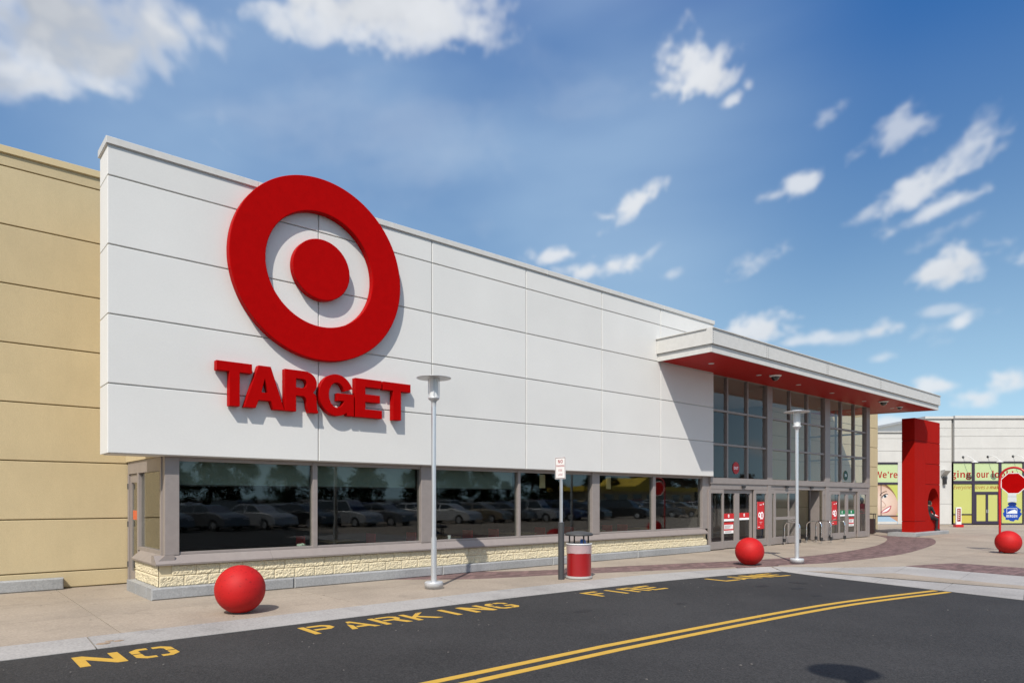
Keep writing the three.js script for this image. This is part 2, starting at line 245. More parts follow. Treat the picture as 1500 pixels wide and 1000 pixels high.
{
  const road = struct('road');
  const g = new THREE.PlaneGeometry(700, 700); g.rotateX(-Math.PI / 2); g.translate(40, -0.05, 120); part(road, 'asphalt', uvm(g), M.asphalt);
  // double yellow line
  const l1 = smooth([[-14, 7.1], [3.6, 7.22], [6.42, 7.24], [11.24, 7.5], [14.7, 8.1]], 40), off = (p, d) => p.map(([x, z], i) => { const a = p[Math.max(0, i - 1)], b = p[Math.min(p.length - 1, i + 1)], dx = b[0] - a[0], dz = b[1] - a[1], l = Math.hypot(dx, dz); return [x - dz / l * d, z + dx / l * d]; });
  for (const d of [0, 0.24]) part(road, 'painted_line', prism([...off(l1, d), ...off(l1, d + 0.105).reverse()], -0.0495, -0.046), M.yellowPaint);
  // stencilled letters, strokes as polygons in a cell 0..1 wide, 0 (near) .. 1 (far) high
  const S = 0.2, bar = (x0, y0, x1, y1) => [[x0, y0], [x1, y0], [x1, y1], [x0, y1]];
  const ST = {
    N: [[[0, 0], [0.22, 0], [0.22, 0.62], [0.78, 0], [1, 0], [1, 1], [0.78, 1], [0.78, 0.36], [0.22, 1], [0, 1]]],
    O: [[[0, 0.55], [0, 0.82], [0.2, 1], [0.44, 1], [0.44, 0.84], [0.26, 0.84], [0.2, 0.78], [0.2, 0.55]], [[0, 0.47], [0, 0.18], [0.2, 0], [0.44, 0], [0.44, 0.16], [0.26, 0.16], [0.2, 0.22], [0.2, 0.47]], [[1, 0.55], [1, 0.82], [0.8, 1], [0.56, 1], [0.56, 0.84], [0.74, 0.84], [0.8, 0.78], [0.8, 0.55]], [[1, 0.47], [1, 0.18], [0.8, 0], [0.56, 0], [0.56, 0.16], [0.74, 0.16], [0.8, 0.22], [0.8, 0.47]]],
    P: [bar(0, 0, S, 1), [[0.28, 1], [0.8, 1], [1, 0.84], [1, 0.58], [0.8, 0.42], [0.28, 0.42], [0.28, 0.57], [0.72, 0.57], [0.8, 0.63], [0.8, 0.79], [0.72, 0.85], [0.28, 0.85]]],
    A: [[[0, 0], [0.2, 0], [0.34, 0.44], [0.26, 0.66]], [[0.36, 0.78], [0.43, 1], [0.57, 1], [1, 0], [0.8, 0], [0.74, 0.17], [0.3, 0.17], [0.35, 0.32], [0.68, 0.32], [0.5, 0.8]]],
    R: [bar(0, 0, S, 1), [[0.28, 1], [0.8, 1], [1, 0.86], [1, 0.62], [0.84, 0.48], [1, 0], [0.78, 0], [0.62, 0.45], [0.28, 0.45], [0.28, 0.58], [0.72, 0.58], [0.8, 0.64], [0.8, 0.8], [0.72, 0.86], [0.28, 0.86]]],
    K: [[[0, 0], [S, 0], [S, 0.36], [0.3, 0.46], [0.76, 0], [1, 0], [0.45, 0.58], [0.98, 1], [0.72, 1], [S, 0.56], [S, 1], [0, 1]]],
    I: [bar(0.4, 0, 0.62, 1)],
    G: [[[0, 0.54], [0, 0.82], [0.2, 1], [0.44, 1], [0.44, 0.84], [0.26, 0.84], [0.2, 0.78], [0.2, 0.54]], [[0, 0.46], [0, 0.18], [0.2, 0], [0.5, 0], [0.5, 0.16], [0.26, 0.16], [0.2, 0.22], [0.2, 0.46]], [[0.56, 1], [0.8, 1], [1, 0.84], [1, 0.68], [0.8, 0.68], [0.8, 0.8], [0.74, 0.84], [0.56, 0.84]], [[0.6, 0.5], [1, 0.5], [1, 0.16], [0.82, 0], [0.58, 0], [0.58, 0.16], [0.74, 0.16], [0.8, 0.22], [0.8, 0.36], [0.6, 0.36]]],
    F: [bar(0, 0, S, 1), bar(0.27, 0.84, 1, 1), bar(0.27, 0.44, 0.82, 0.59)],
    E: [bar(0, 0, S, 1), bar(0.27, 0.84, 1, 1), bar(0.27, 0.43, 0.85, 0.58), bar(0.27, 0, 1, 0.16)],
    L: [[[0, 0], [1, 0], [1, 0.16], [S, 0.16], [S, 1], [0, 1]]],
  };
  const at = (p, t) => { const k = Math.min(p.length - 2, Math.floor(t)); const f = t - k; return [p[k][0] + f * (p[k + 1][0] - p[k][0]), p[k][1] + f * (p[k + 1][1] - p[k][1])]; };
  const edgeZ = (x) => { for (let i = 0; i < asphE.length - 1; i++) if (asphE[i + 1][0] >= x) { const t = (x - asphE[i][0]) / (asphE[i + 1][0] - asphE[i][0]); return asphE[i][1] + t * (asphE[i + 1][1] - asphE[i][1]); } return 4.52; };
  const word = (w, x0, x1, lift) => {
    const n = w.length, pitch = (x1 - x0 + 0.1) / n, wd = pitch - 0.1;
    [...w].forEach((ch, i) => part(road, 'painted_letter', ST[ch].map((pl) => prism(pl.map(([a, b]) => { const x = x0 + i * pitch + a * wd; return [x, edgeZ(Math.min(15, x)) + lift + (1 - b) * 0.56]; }), -0.0495, -0.0462)), M.yellowPaint));
  };
  word('NO', 1.26, 2.25, 0.33); word('PARKING', 3.87, 7.45, 0.28); word('FIRE', 9.28, 11.1, 0.3); word('LANE', 13.0, 15.1, 0.22);
  // a dark, uneven round patch laid flat on the asphalt
  const patchRim = []; for (let i = 0; i < 26; i++) { const a = i / 26 * Math.PI * 2, k = 1 + 0.1 * Math.sin(a * 3) + 0.06 * Math.sin(a * 5 + 1); patchRim.push([13.86 + Math.cos(a) * 0.1 * k, 5.86 + Math.sin(a) * 0.2 * k]); }
  part(road, 'dark_patch', prism(patchRim, -0.0495, -0.047), std({ color: lin(0.012, 0.012, 0.012), roughness: 0.8 }));

  const grit = []; for (let k = 0; k < 160; k++) { const x = rr(-4, 15), z = 3.55 + Math.pow(rnd(), 1.6) * 8, r = rr(0.006, 0.016); if (x > 13 && z < 5) continue; const g = new THREE.IcosahedronGeometry(r, 0); g.scale(1, 0.5, rr(0.6, 1)); g.rotateY(rr(0, 3)); g.translate(x, -0.047, z); grit.push(g); }
  part(road, 'grit', merge(grit), std({ color: lin(0.13, 0.12, 0.11), roughness: 0.95 })).userData.kind = 'stuff';
  for (let k = 0; k < 9; k++) { const x = rr(-2, 13), z = rr(4.9, 10.5), r = rr(0.03, 0.11), p = []; for (let i = 0; i < 20; i++) { const a = i / 20 * 6.283, q = r * (1 + 0.7 * fbm(Math.cos(a) * 1.5 + k * 7, Math.sin(a) * 1.5, k, 3)); p.push([x + Math.cos(a) * q * 1.6, z + Math.sin(a) * q]); } part(road, 'oil_spot', prism(p, -0.0495, -0.0485), std({ color: lin(0.024, 0.023, 0.023), map: asphaltMap, roughness: 0.75 })); }
  const yAt = (k) => k;                                                // ---- sidewalk
  const walk = struct('sidewalk');
  part(walk, 'joint_bed', prism([[-26, -3], [3.3, -3], [40.8, -3], [40.8, -0.5], [34.6, -0.5], ...pavUp.slice().reverse().filter((p) => p[0] > 11 && p[1] > 0), ...pavLo.filter((p) => p[0] > 11 && p[0] < 15.6), ...kerbIn.filter((p) => p[0] < 15.5).reverse()], -0.12, -0.012), M.joint);
  const regB = [[-26, -2.8], [3.3, -2.8], [3.3, 0.05], [7.5, 0.05], ...pavLo.filter((p) => p[0] < 15.6), ...kerbIn.filter((p) => p[0] < 15.6).reverse()];
  const regA = [[9.95, 0.05], [19.4, 0.05], [19.4, -0.3], [32.6, -0.3], [32.6, -2.8], ...pavUp.slice().reverse()];
  const slabs = (reg, xs, zs, parent, top, mats, name = 'slab') => {
    for (let i = 0; i < xs.length - 1; i++) for (let j = 0; j < zs.length - 1; j++) {
      const c = clipRect(reg, xs[i] + 0.005, xs[i + 1] - 0.005, zs[j] + 0.005, zs[j + 1] - 0.005); if (c.length < 3 || area(c) < 0.02) continue;
      part(parent, name, prism(c, top - 0.1, top), mats[Math.floor(rnd() * mats.length)]);
    }
  };
  const seq = (a, b, s) => { const o = []; for (let x = a; x <= b + 1e-6; x += s) o.push(x); return o; };
  slabs(regB, seq(1.93 - 3.46 * 8, 1.93 + 3.46 * 4, 3.46), [-2.8, -0.58, 1.15, 4], walk, 0, M.slab);
  slabs(regA, seq(8.85, 43.5, 3.46), [-2.85, -0.58, 1.4, 4], walk, 0, M.slab);
  // paver band
  const band = struct('paver_band');
  part(band, 'brick_pavers', prism([...pavLo, ...pavUp.slice().reverse()], -0.1, 0.001), M.paver);
  part(band, 'brick_pavers', prism([[19.02, 6.15], [20.87, 6.71], [20.65, 8.25], [20.2, 14], [17.2, 14], [18.45, 8.72], [18.63, 7.63]], -0.1, 0.001), M.paver);
  // kerb
  const kerb = struct('kerb');
  const strip = (A, B, yA, yB) => {                                    // a sloped slab between two lines
    const pos = [], q = (a, b, c, d) => pos.push(...a, ...b, ...c, ...a, ...c, ...d), n = A.length;
    for (let i = 0; i < n - 1; i++) {
      const a = [A[i][0], yA, A[i][1]], b = [A[i + 1][0], yA, A[i + 1][1]], c = [B[i + 1][0], yB, B[i + 1][1]], d = [B[i][0], yB, B[i][1]], dn = (p) => [p[0], -0.14, p[2]];
      q(a, d, c, b); q(d, dn(d), dn(c), c); q(b, dn(b), dn(a), a); if (!i) q(a, dn(a), dn(d), d); if (i === n - 2) q(c, dn(c), dn(b), b);
    }
    const g = new THREE.BufferGeometry(); g.setAttribute('position', new THREE.Float32BufferAttribute(pos, 3)); g.computeVertexNormals(); return uvm(g);
  };
  const xOf = (line, x) => { for (let i = 0; i < line.length - 1; i++) if (line[i + 1][0] >= x) { const t = (x - line[i][0]) / (line[i + 1][0] - line[i][0]); return [x, line[i][1] + t * (line[i + 1][1] - line[i][1])]; } return line[line.length - 1]; };
  const kj = [-25.9, -19.3, -14, -8.8, -3.6, 1.56, 6.8, 10.3, 13.0, 16.19];
  for (let i = 0; i < kj.length - 1; i++) {
    const n = 10, A = [], B = [];
    for (let k = 0; k <= n; k++) { const x = kj[i] + 0.008 + (kj[i + 1] - kj[i] - 0.016) * k / n; A.push(xOf(kerbIn, x)); B.push(xOf(asphE, Math.min(15.755, x - 0.0 * k))); }
    part(kerb, 'kerb_stone', strip(A, B, 0.001, -0.044), M.kerb[i % 2]);
  }
  part(kerb, 'joint_bed', strip(kerbIn.map(([x, z]) => [x, z + 0.02]), asphE.map(([x, z]) => [x, z - 0.02]), -0.016, -0.06), M.joint);
  const spots = []; for (let k = 0; k < 70; k++) { const x = rr(-6, 15), z = rr(-2.4, 2.75), r = rr(0.006, 0.022); if (x > 2.6 && z < 0.3) continue; if (x > 7 && z < 2.0 && z < (x - 7) * 0.4 + 0.3) continue; const g = new THREE.CircleGeometry(r, 9); g.scale(1, rr(0.5, 1), 1); g.rotateX(-Math.PI / 2); g.translate(x, 0.0022, z); spots.push(g); }
  part(walk, 'gum_spots', merge(spots), std({ color: lin(0.05, 0.042, 0.035), roughness: 0.9 })).userData.kind = 'stuff';
  for (const [x, z, r] of [[1.66, 3.3, 0.05], [1.83, 3.26, 0.035], [1.74, 3.22, 0.03]]) { const p = []; for (let i = 0; i < 22; i++) { const a = i / 22 * 6.283, k = r * (1 + 0.5 * fbm(Math.cos(a) * 1.6 + x * 9, Math.sin(a) * 1.6, z * 7, 3)); p.push([x + Math.cos(a) * k * 1.5, z + Math.sin(a) * k]); } const g = prism(p, -0.06, -0.05 + 0.0506 - (z - 2.89) / 0.62 * 0.045 + 0.0035); part(kerb, 'rust_stain', g, std({ color: lin(0.42, 0.31, 0.22), map: concreteMap, roughness: 1 })); }
  // apron and plaza beyond the road's end
  const apron = struct('concrete_apron');
  const aOut = [[15.765, 4.52], [15.41, 5.57], [15.09, 6.9], [14.77, 8.23], [14.45, 9.58], [13.2, 15], [12.9, 18]], aIn = [[16.25, 4.0], [17.4, 5.3], [18.9, 6.2], [18.55, 7.7], [18.4, 8.8], [17.15, 14], [16.9, 18]];
  for (let i = 0; i < aOut.length - 1; i++) part(apron, 'slab', strip([aIn[i], aIn[i + 1]].map(([x, z], k) => [x, z + (k ? -0.004 : 0.004)]), [aOut[i], aOut[i + 1]].map(([x, z], k) => [x, z + (k ? -0.004 : 0.004)]), 0.0005, -0.044), M.kerb[i % 2]);
  const plaza = struct('plaza');
  const far = new THREE.PlaneGeometry(110, 130); far.rotateX(-Math.PI / 2); far.translate(71, -0.02, -10); part(plaza, 'concrete', uvm(far), M.slab[1]);
  const regP = [...pavLo.filter((p) => p[0] > 16.4), [34.8, 2.2], [34.8, -2.5], [48, -2.5], [48, 18], [20.2, 18], [20.2, 14], [20.65, 8.25], [20.87, 6.71], [19.02, 6.15], [17.5, 5.25], [16.35, 4.1]];
  slabs(regP, seq(14, 50, 3.05), seq(-3, 18.1, 3.0), plaza, -0.004, M.slab);
}

// ------------------------------------------------------------------ the store
const store = thing('store_building', 'big box store with white panelled facade, yellow stucco walls and red canopy soffit', 'building');
const GAP = 0.011;
function panels(parent, xs, ys, z, mats, axis = 'z', depth = 0.03) {   // a field of wall panels with open joints
  for (let i = 0; i < xs.length - 1; i++) for (let j = 0; j < ys.length - 1; j++) {
    const a = xs[i] + (i ? GAP : 0), b = xs[i + 1] - (i < xs.length - 2 ? GAP : 0), c = ys[j] + (j ? GAP : 0), d = ys[j + 1] - (j < ys.length - 2 ? GAP : 0), m = mats[Math.floor(rnd() * mats.length)];
    part(parent, 'panel', axis === 'z' ? box(a, b, c, d, z - depth, z, 0.007) : box(z, z + depth, c, d, a, b, 0.007), m);
  }
}
const WX = [2.28, 5.885, 8.55, 11.36, 14.17, 16.81, 19.64], WY = [2.45, 3.57, 4.69, 5.81, 6.92, 7.4];
{
  const w = sub(store, 'white_wall');
  part(w, 'wall_core', [box(2.31, 19.6, 2.47, 7.4, -0.46, 0.118)], M.whiteGroove);
  panels(w, WX, WY, 0.15, M.white);
  panels(w, [-0.47, 0.118], WY, 2.28, M.white, 'x');
  panels(w, [-0.3, 0.118], WY, 19.61, M.white, 'x');
  part(w, 'soffit_strip', box(2.33, 19.6, 2.44, 2.469, -0.46, 0.116), M.white[1]);
  for (let i = 0, x = 2.25; x < 19.6; i++) { const e = Math.min(19.67, x + 2.45); part(w, 'coping', [box(x + 0.002, e - 0.002, 7.415, 7.53, -0.5, 0.185, 0.006), box(x + 0.01, e - 0.01, 7.4, 7.416, -0.46, 0.155)], M.whiteMetal); x = e; }
  // yellow wall, set back, on both sides of the projecting front
  const y = sub(store, 'yellow_wall'), YY = [0.02, 0.32, 1.32, 2.41, 3.485, 4.565, 5.64, 6.71, 7.77, 7.99];
  part(y, 'wall_core', [box(-30, 3.3, 0, 7.99, -3.2, -2.785), box(28.4, 40.58, 0, 7.99, -3.2, -2.785)], M.yellowGroove);
  panels(y, [-30, -24, -18, -12, -6, 3.2], YY, -2.75, M.yellow);
  panels(y, [28.4, 34.4, 40.6], YY, -2.75, M.yellow);
  for (let x = -30; x < 3; x += 3.05) part(y, 'coping', [box(x + 0.002, Math.min(3.6, x + 3.048), 8.0, 8.13, -3.25, -2.71, 0.006), box(x, Math.min(3.6, x + 3.04), 7.99, 8.0, -3.2, -2.74)], M.yellowMetal);
  part(y, 'coping', box(28.4, 40.62, 7.99, 8.13, -3.25, -2.71, 0.006), M.yellowMetal);
  // building mass behind the front
  const roof = sub(store, 'roof');
  part(roof, 'roof_deck', [box(-30, 40.5, 7.3, 7.42, -30, -3.22), box(3.3, 32.4, 5.95, 6.2, -3.2, -0.47)], M.interior);
  part(roof, 'return_wall', [box(3.12, 3.35, 2.44, 7.3, -2.74, -0.48), box(40.3, 40.58, 0, 7.99, -30, -3.21), box(-30, -29.7, 0, 7.3, -30, -3.21)], M.yellow[0]);
  part(roof, 'back_wall', box(-30, 40.5, 0, 7.3, -30.3, -30), M.yellow[0]);
  // plinth and split faced blocks
  const pl = sub(store, 'plinth');
  const px = [2.92, 5.4, 8.85, 12.3, 15.75, 19.5];
  for (let i = 0; i < px.length - 1; i++) part(pl, 'plinth_block', box(px[i] + (i ? 0.008 : 0), px[i + 1] - 0.008, 0.0, 0.2, -0.2, 0.14, 0.02), M.plinth);
  part(pl, 'plinth_block', box(2.92, 3.2, 0.0, 0.2, -0.95, -0.215, 0.02), M.plinth);
  part(pl, 'plinth_block', box(2.92, 3.2, 0.0, 0.2, -1.68, -0.965, 0.02), M.plinth);
  part(pl, 'plinth_block', box(-30, 2.05, 0.0, 0.22, -2.74, -2.55, 0.02), M.plinth);
  const bw = sub(store, 'split_block_wall');
  part(bw, 'mortar', [box(3.07, 19.42, 0.18, 0.58, -0.2, -0.005), box(3.07, 3.3, 0.18, 0.58, -1.6, -0.2)], M.mortar);
  const blocks = [];
  for (let v = 0; v < 6; v++) {                                        // rough face variants, 0.39 x 0.18
    const g = new THREE.PlaneGeometry(0.396, 0.179, 20, 10), p = g.attributes.position;
    for (let i = 0; i < p.count; i++) { const x = p.getX(i), yy = p.getY(i), e = Math.min(1, Math.min(0.196 - Math.abs(x), 0.087 - Math.abs(yy)) / 0.012); p.setZ(i, 0.008 + e * (0.012 + 0.026 * fbm(x * 20 + v * 5, yy * 28, v * 3.3, 4) + rr(-0.004, 0.004))); }
    const h = g.toNonIndexed(); h.computeVertexNormals(); blocks.push(uvm(h));
  }
  for (let r = 0; r < 2; r++) for (let i = 0; i < 42; i++) {
    const x = 3.07 + 0.2 + i * 0.4 + (r ? 0.2 : 0); if (x > 19.3) continue;
    const b = mesh('block', blocks[Math.floor(rnd() * 6)], M.block[Math.floor(rnd() * 4)], bw); b.position.set(x, 0.29 + r * 0.182, 0.0); if (rnd() < 0.5) b.rotation.z = Math.PI;
  }
  for (let r = 0; r < 2; r++) for (let i = 0; i < 4; i++) { const b = mesh('block', blocks[(i * 2 + r) % 6], M.block[(i + r) % 4], bw); b.position.set(3.064, 0.29 + r * 0.182, -0.2 - i * 0.4); b.rotation.y = -Math.PI / 2; }
  // sill
  const sl = sub(store, 'window_sill');
  const prof = new THREE.Shape([[-0.22, 0.57], [0.085, 0.57], [0.09, 0.60], [0.055, 0.635], [-0.06, 0.735], [-0.22, 0.735]].map((q) => new THREE.Vector2(...q)));
  for (const [a, b] of [[3.0, 5.0], [5.0, 9.0], [9.0, 13.0], [13.0, 17.0], [17.0, 19.45]]) { const g = new THREE.ExtrudeGeometry(prof, { depth: b - a - 0.004, bevelEnabled: false }); g.rotateY(Math.PI / 2); g.scale(1, 1, -1); const ix = g.attributes.position; const gg = new THREE.ExtrudeGeometry(prof, { depth: b - a - 0.004, bevelEnabled: false }); gg.rotateY(-Math.PI / 2); gg.translate(b - 0.002, 0, 0); const p2 = gg.attributes.position; const m4 = new THREE.Matrix4().set(0, 0, 1, a + 0.002, 0, 1, 0, 0, 1, 0, 0, 0, 0, 0, 0, 1); const g3 = new THREE.ExtrudeGeometry(prof, { depth: b - a - 0.004, bevelEnabled: false }).toNonIndexed(); g3.applyMatrix4(m4); g3.computeVertexNormals(); part(sl, 'sill_piece', uvm(g3), M.frame); }
  { const g3 = new THREE.ExtrudeGeometry(prof, { depth: 1.7, bevelEnabled: false }).toNonIndexed(); g3.applyMatrix4(new THREE.Matrix4().set(-1, 0, 0, 3.088, 0, 1, 0, 0, 0, 0, 1, -1.66, 0, 0, 0, 1)); g3.computeVertexNormals(); part(sl, 'sill_piece', uvm(g3), M.frame); }
}
// shop windows: frame members and panes
{
  const zf = -0.06, zb = -0.2, y0 = 0.735, y1 = 2.438;
  const member = (w, x0, x1, a = y0, b = y1, zfo = 0) => part(w, 'frame', box(x0, x1, a, b, zb, zf + zfo, 0.006), M.frame);
  const bays = [[3.42, 5.88, 'left'], [5.95, 8.38], [8.78, 11.27], [11.38, 13.98], [14.31, 16.71], [16.87, 19.29]];
  for (const [a, b] of bays) {
    const w = sub(store, 'shop_window');
    part(w, 'pane', box(a - 0.012, b + 0.012, y0 + 0.03, y1 - 0.05, -0.139, -0.133), M.glass);
    part(w, 'frame', [box(a - 0.03, b + 0.03, y0 + 0.0, y0 + 0.045, zb + 0.01, zf - 0.01, 0.005), box(a - 0.03, b + 0.03, y1 - 0.07, y1, zb + 0.01, zf - 0.01, 0.005)], M.frame);
  }
  const col = sub(store, 'window_post');
  for (const [a, b] of [[3.17, 3.405], [5.865, 5.965], [8.395, 8.765], [11.285, 11.365], [13.995, 14.295], [16.725, 16.855], [19.305, 19.72]]) member(col, a, b, y0, y1, b - a > 0.2 ? 0.02 : 0);
  // side wall with the steel door and its light
  const sw = sub(store, 'shop_window');
  part(sw, 'pane', box(3.205, 3.211, 0.79, 2.21, -1.84, -0.28), M.glass);
  part(sw, 'frame', [box(3.15, 3.28, 0.735, 0.80, -1.93, -0.2, 0.005), box(3.15, 3.28, 2.2, 2.438, -2.7, -0.2, 0.005), box(3.15, 3.28, 0.80, 2.2, -1.93, -1.83, 0.005), box(3.15, 3.28, 0.80, 2.2, -0.29, -0.2, 0.005)], M.frame);
  const d = sub(store, 'side_door');
  part(d, 'frame', [box(3.15, 3.28, 0.02, 2.195, -2.72, -2.64, 0.005), box(3.152, 3.28, 0.02, 0.734, -1.93, -1.85, 0.005)], M.frame);
  part(d, 'door_leaf', [box(3.18, 3.225, 0.03, 0.28, -2.63, -1.94), box(3.18, 3.225, 2.03, 2.19, -2.63, -1.94), box(3.18, 3.225, 0.28, 2.03, -2.63, -2.52), box(3.18, 3.225, 0.28, 2.03, -2.05, -1.94)], M.frame);
  part(d, 'pane', box(3.199, 3.205, 0.27, 2.04, -2.53, -2.04), M.glass);
  part(d, 'hinge', [0.35, 1.15, 1.9].map((q) => cyl(0.014, 0.014, q, q + 0.11, 3.145, -2.655, 10)), M.darkGrey);
  part(d, 'notice', paneX(3.194, 1.3, 1.48, -2.46, -2.12), std({ color: lin(0.6, 0.12, 0.04), roughness: 0.6, side: THREE.DoubleSide }));
}
// inside of the shop
{
  const rm = sub(store, 'interior');
  part(rm, 'floor', box(3.2, 32.3, -0.03, 0.012, -12, -0.21), M.floor);
  part(rm, 'ceiling', [box(3.36, 19.7, 2.95, 3.05, -12, -0.47), box(19.7, 28.4, 5.84, 5.9, -12, -0.1), box(28.4, 32.4, 5.84, 5.9, -2.74, -0.1)], M.interiorLight);
  part(rm, 'back_wall', [box(3.2, 28.4, 0, 5.9, -12.2, -12), box(19.7, 28.4, 2.6, 5.84, -7.2, -7)], M.interior);
  part(rm, 'partition', [box(19.62, 19.78, 0, 5.84, -12, -0.3), box(3.2, 3.35, 0, 3, -12, -2.8), box(28.25, 28.38, 0, 5.84, -12, -2.75), box(3.36, 19.6, 2.438, 2.95, -0.5, -0.47)], M.interior);
  part(rm, 'fascia_band', box(20, 28.2, 2.5, 3.4, -6.98, -6.9), M.interiorTan);
  part(rm, 'glass_screen', box(19.8, 28.2, 0.1, 2.4, -3.6, -3.59), M.glass);
  part(rm, 'screen_post', [20.6, 22.4, 24.2, 25.3, 27, 28.1].map((x) => box(x, x + 0.08, 0, 2.5, -3.64, -3.55)), M.frame);
}
for (const [a, b, l] of [[3.36, 5.9, 'beside the corner post'], [5.94, 8.42, 'behind the second shop window'], [8.76, 11.3, 'behind the pane with the paper cup']]) {
  const s = thing('roller_blind', `grey green roller blind a quarter down ${l}`, 'blind', [0, 0, 0], 0, 'roller blinds in the shop windows');
  part(s, 'fabric', box(a, b, 1.96, 2.42, -0.335, -0.331), M.shade); part(s, 'bottom_bar', box(a, b, 1.94, 1.96, -0.345, -0.322), M.frameDark); part(s, 'roller', (() => { const g = new THREE.CylinderGeometry(0.03, 0.03, b - a, 12); g.rotateZ(Math.PI / 2); g.translate((a + b) / 2, 2.425, -0.34); return g; })(), M.frameDark);
}
// cafe furniture behind the glass
{
  const mkT = (x, z) => { const t = thing('cafe_table', 'small square dark cafe table behind the shop windows', 'table', [x, 0.012, z], 0, 'cafe tables behind the windows'); part(t, 'table_top', box(-0.38, 0.38, 0.72, 0.75, -0.38, 0.38, 0.006), M.interiorTan); part(t, 'leg', cyl(0.035, 0.035, 0.03, 0.72), M.black); part(t, 'base', cyl(0.24, 0.22, 0, 0.03), M.black); };
  const mkS = (x, z, turn) => { const t = thing('red_chair', 'red moulded cafe chair seen through the shop windows', 'chair', [x, 0.012, z], turn, 'red cafe chairs behind the windows'); part(t, 'seat', box(-0.22, 0.22, 0.43, 0.47, -0.22, 0.22, 0.012), M.redPaint); part(t, 'backrest', box(-0.21, 0.21, 0.52, 0.88, -0.24, -0.2, 0.012), M.redPaint); for (const [a, b] of [[-1, -1], [1, -1], [-1, 1], [1, 1]]) part(t, 'leg', cyl(0.014, 0.014, 0, 0.43, a * 0.19, b * 0.19, 8), M.steel); };
  for (const [x, z] of [[7.2, -1.7], [10, -1.6], [12.7, -1.7], [15.4, -1.5], [18, -1.6]]) { mkT(x, z); mkS(x - 0.65, z, Math.PI / 2); mkS(x + 0.65, z, -Math.PI / 2); }
  const cup = thing('paper_cup', 'white paper cup standing on the cafe window sill', 'cup', [9.3, 0.748, -0.24]); part(cup, 'cup_body', cyl(0.03, 0.04, 0, 0.1, 0, 0, 16), M.white2); part(cup, 'lid', cyl(0.043, 0.04, 0.1, 0.112, 0, 0, 16), M.white2);
  const bag = thing('crumpled_bag', 'crumpled pale paper bag on the inner window sill', 'bag', [5.72, 0.748, -0.26]); { const g = new THREE.IcosahedronGeometry(0.1, 3), p = g.attributes.position; for (let i = 0; i < p.count; i++) { const k = 0.75 + 0.7 * fbm(p.getX(i) * 14, p.getY(i) * 14, p.getZ(i) * 14, 3); p.setXYZ(i, p.getX(i) * k * 1.2, Math.max(0, p.getY(i) * k * 0.5 + 0.035), p.getZ(i) * k * 0.7); } g.computeVertexNormals(); part(bag, 'paper', g, std({ color: lin(0.6, 0.66, 0.55), roughness: 0.9, flatShading: true })); }
  const sill = sub(store, 'inner_ledge'); part(sill, 'ledge', box(3.36, 19.5, 0.7, 0.748, -0.45, -0.205), M.frameDark);
  for (const [x, l] of [[12.62, 'behind the litter bin'], [15.3, 'in the window reflecting a yellow building']]) { const t = thing('hanging_pendant', `narrow cream pendant lamp without glow in the shop window ${l}`, 'sign', [x, 2.0, -0.6]); part(t, 'board', box(-0.1, 0.1, 0, 0.36, -0.012, 0.012, 0.004), std({ color: lin(0.75, 0.62, 0.36), roughness: 0.7 })); part(t, 'cord', [cyl(0.003, 0.003, 0.36, 0.95, -0.07, 0, 6), cyl(0.003, 0.003, 0.36, 0.95, 0.07, 0, 6)], M.black); }  // pendant lamps, built as plain cream boards that give no light
}
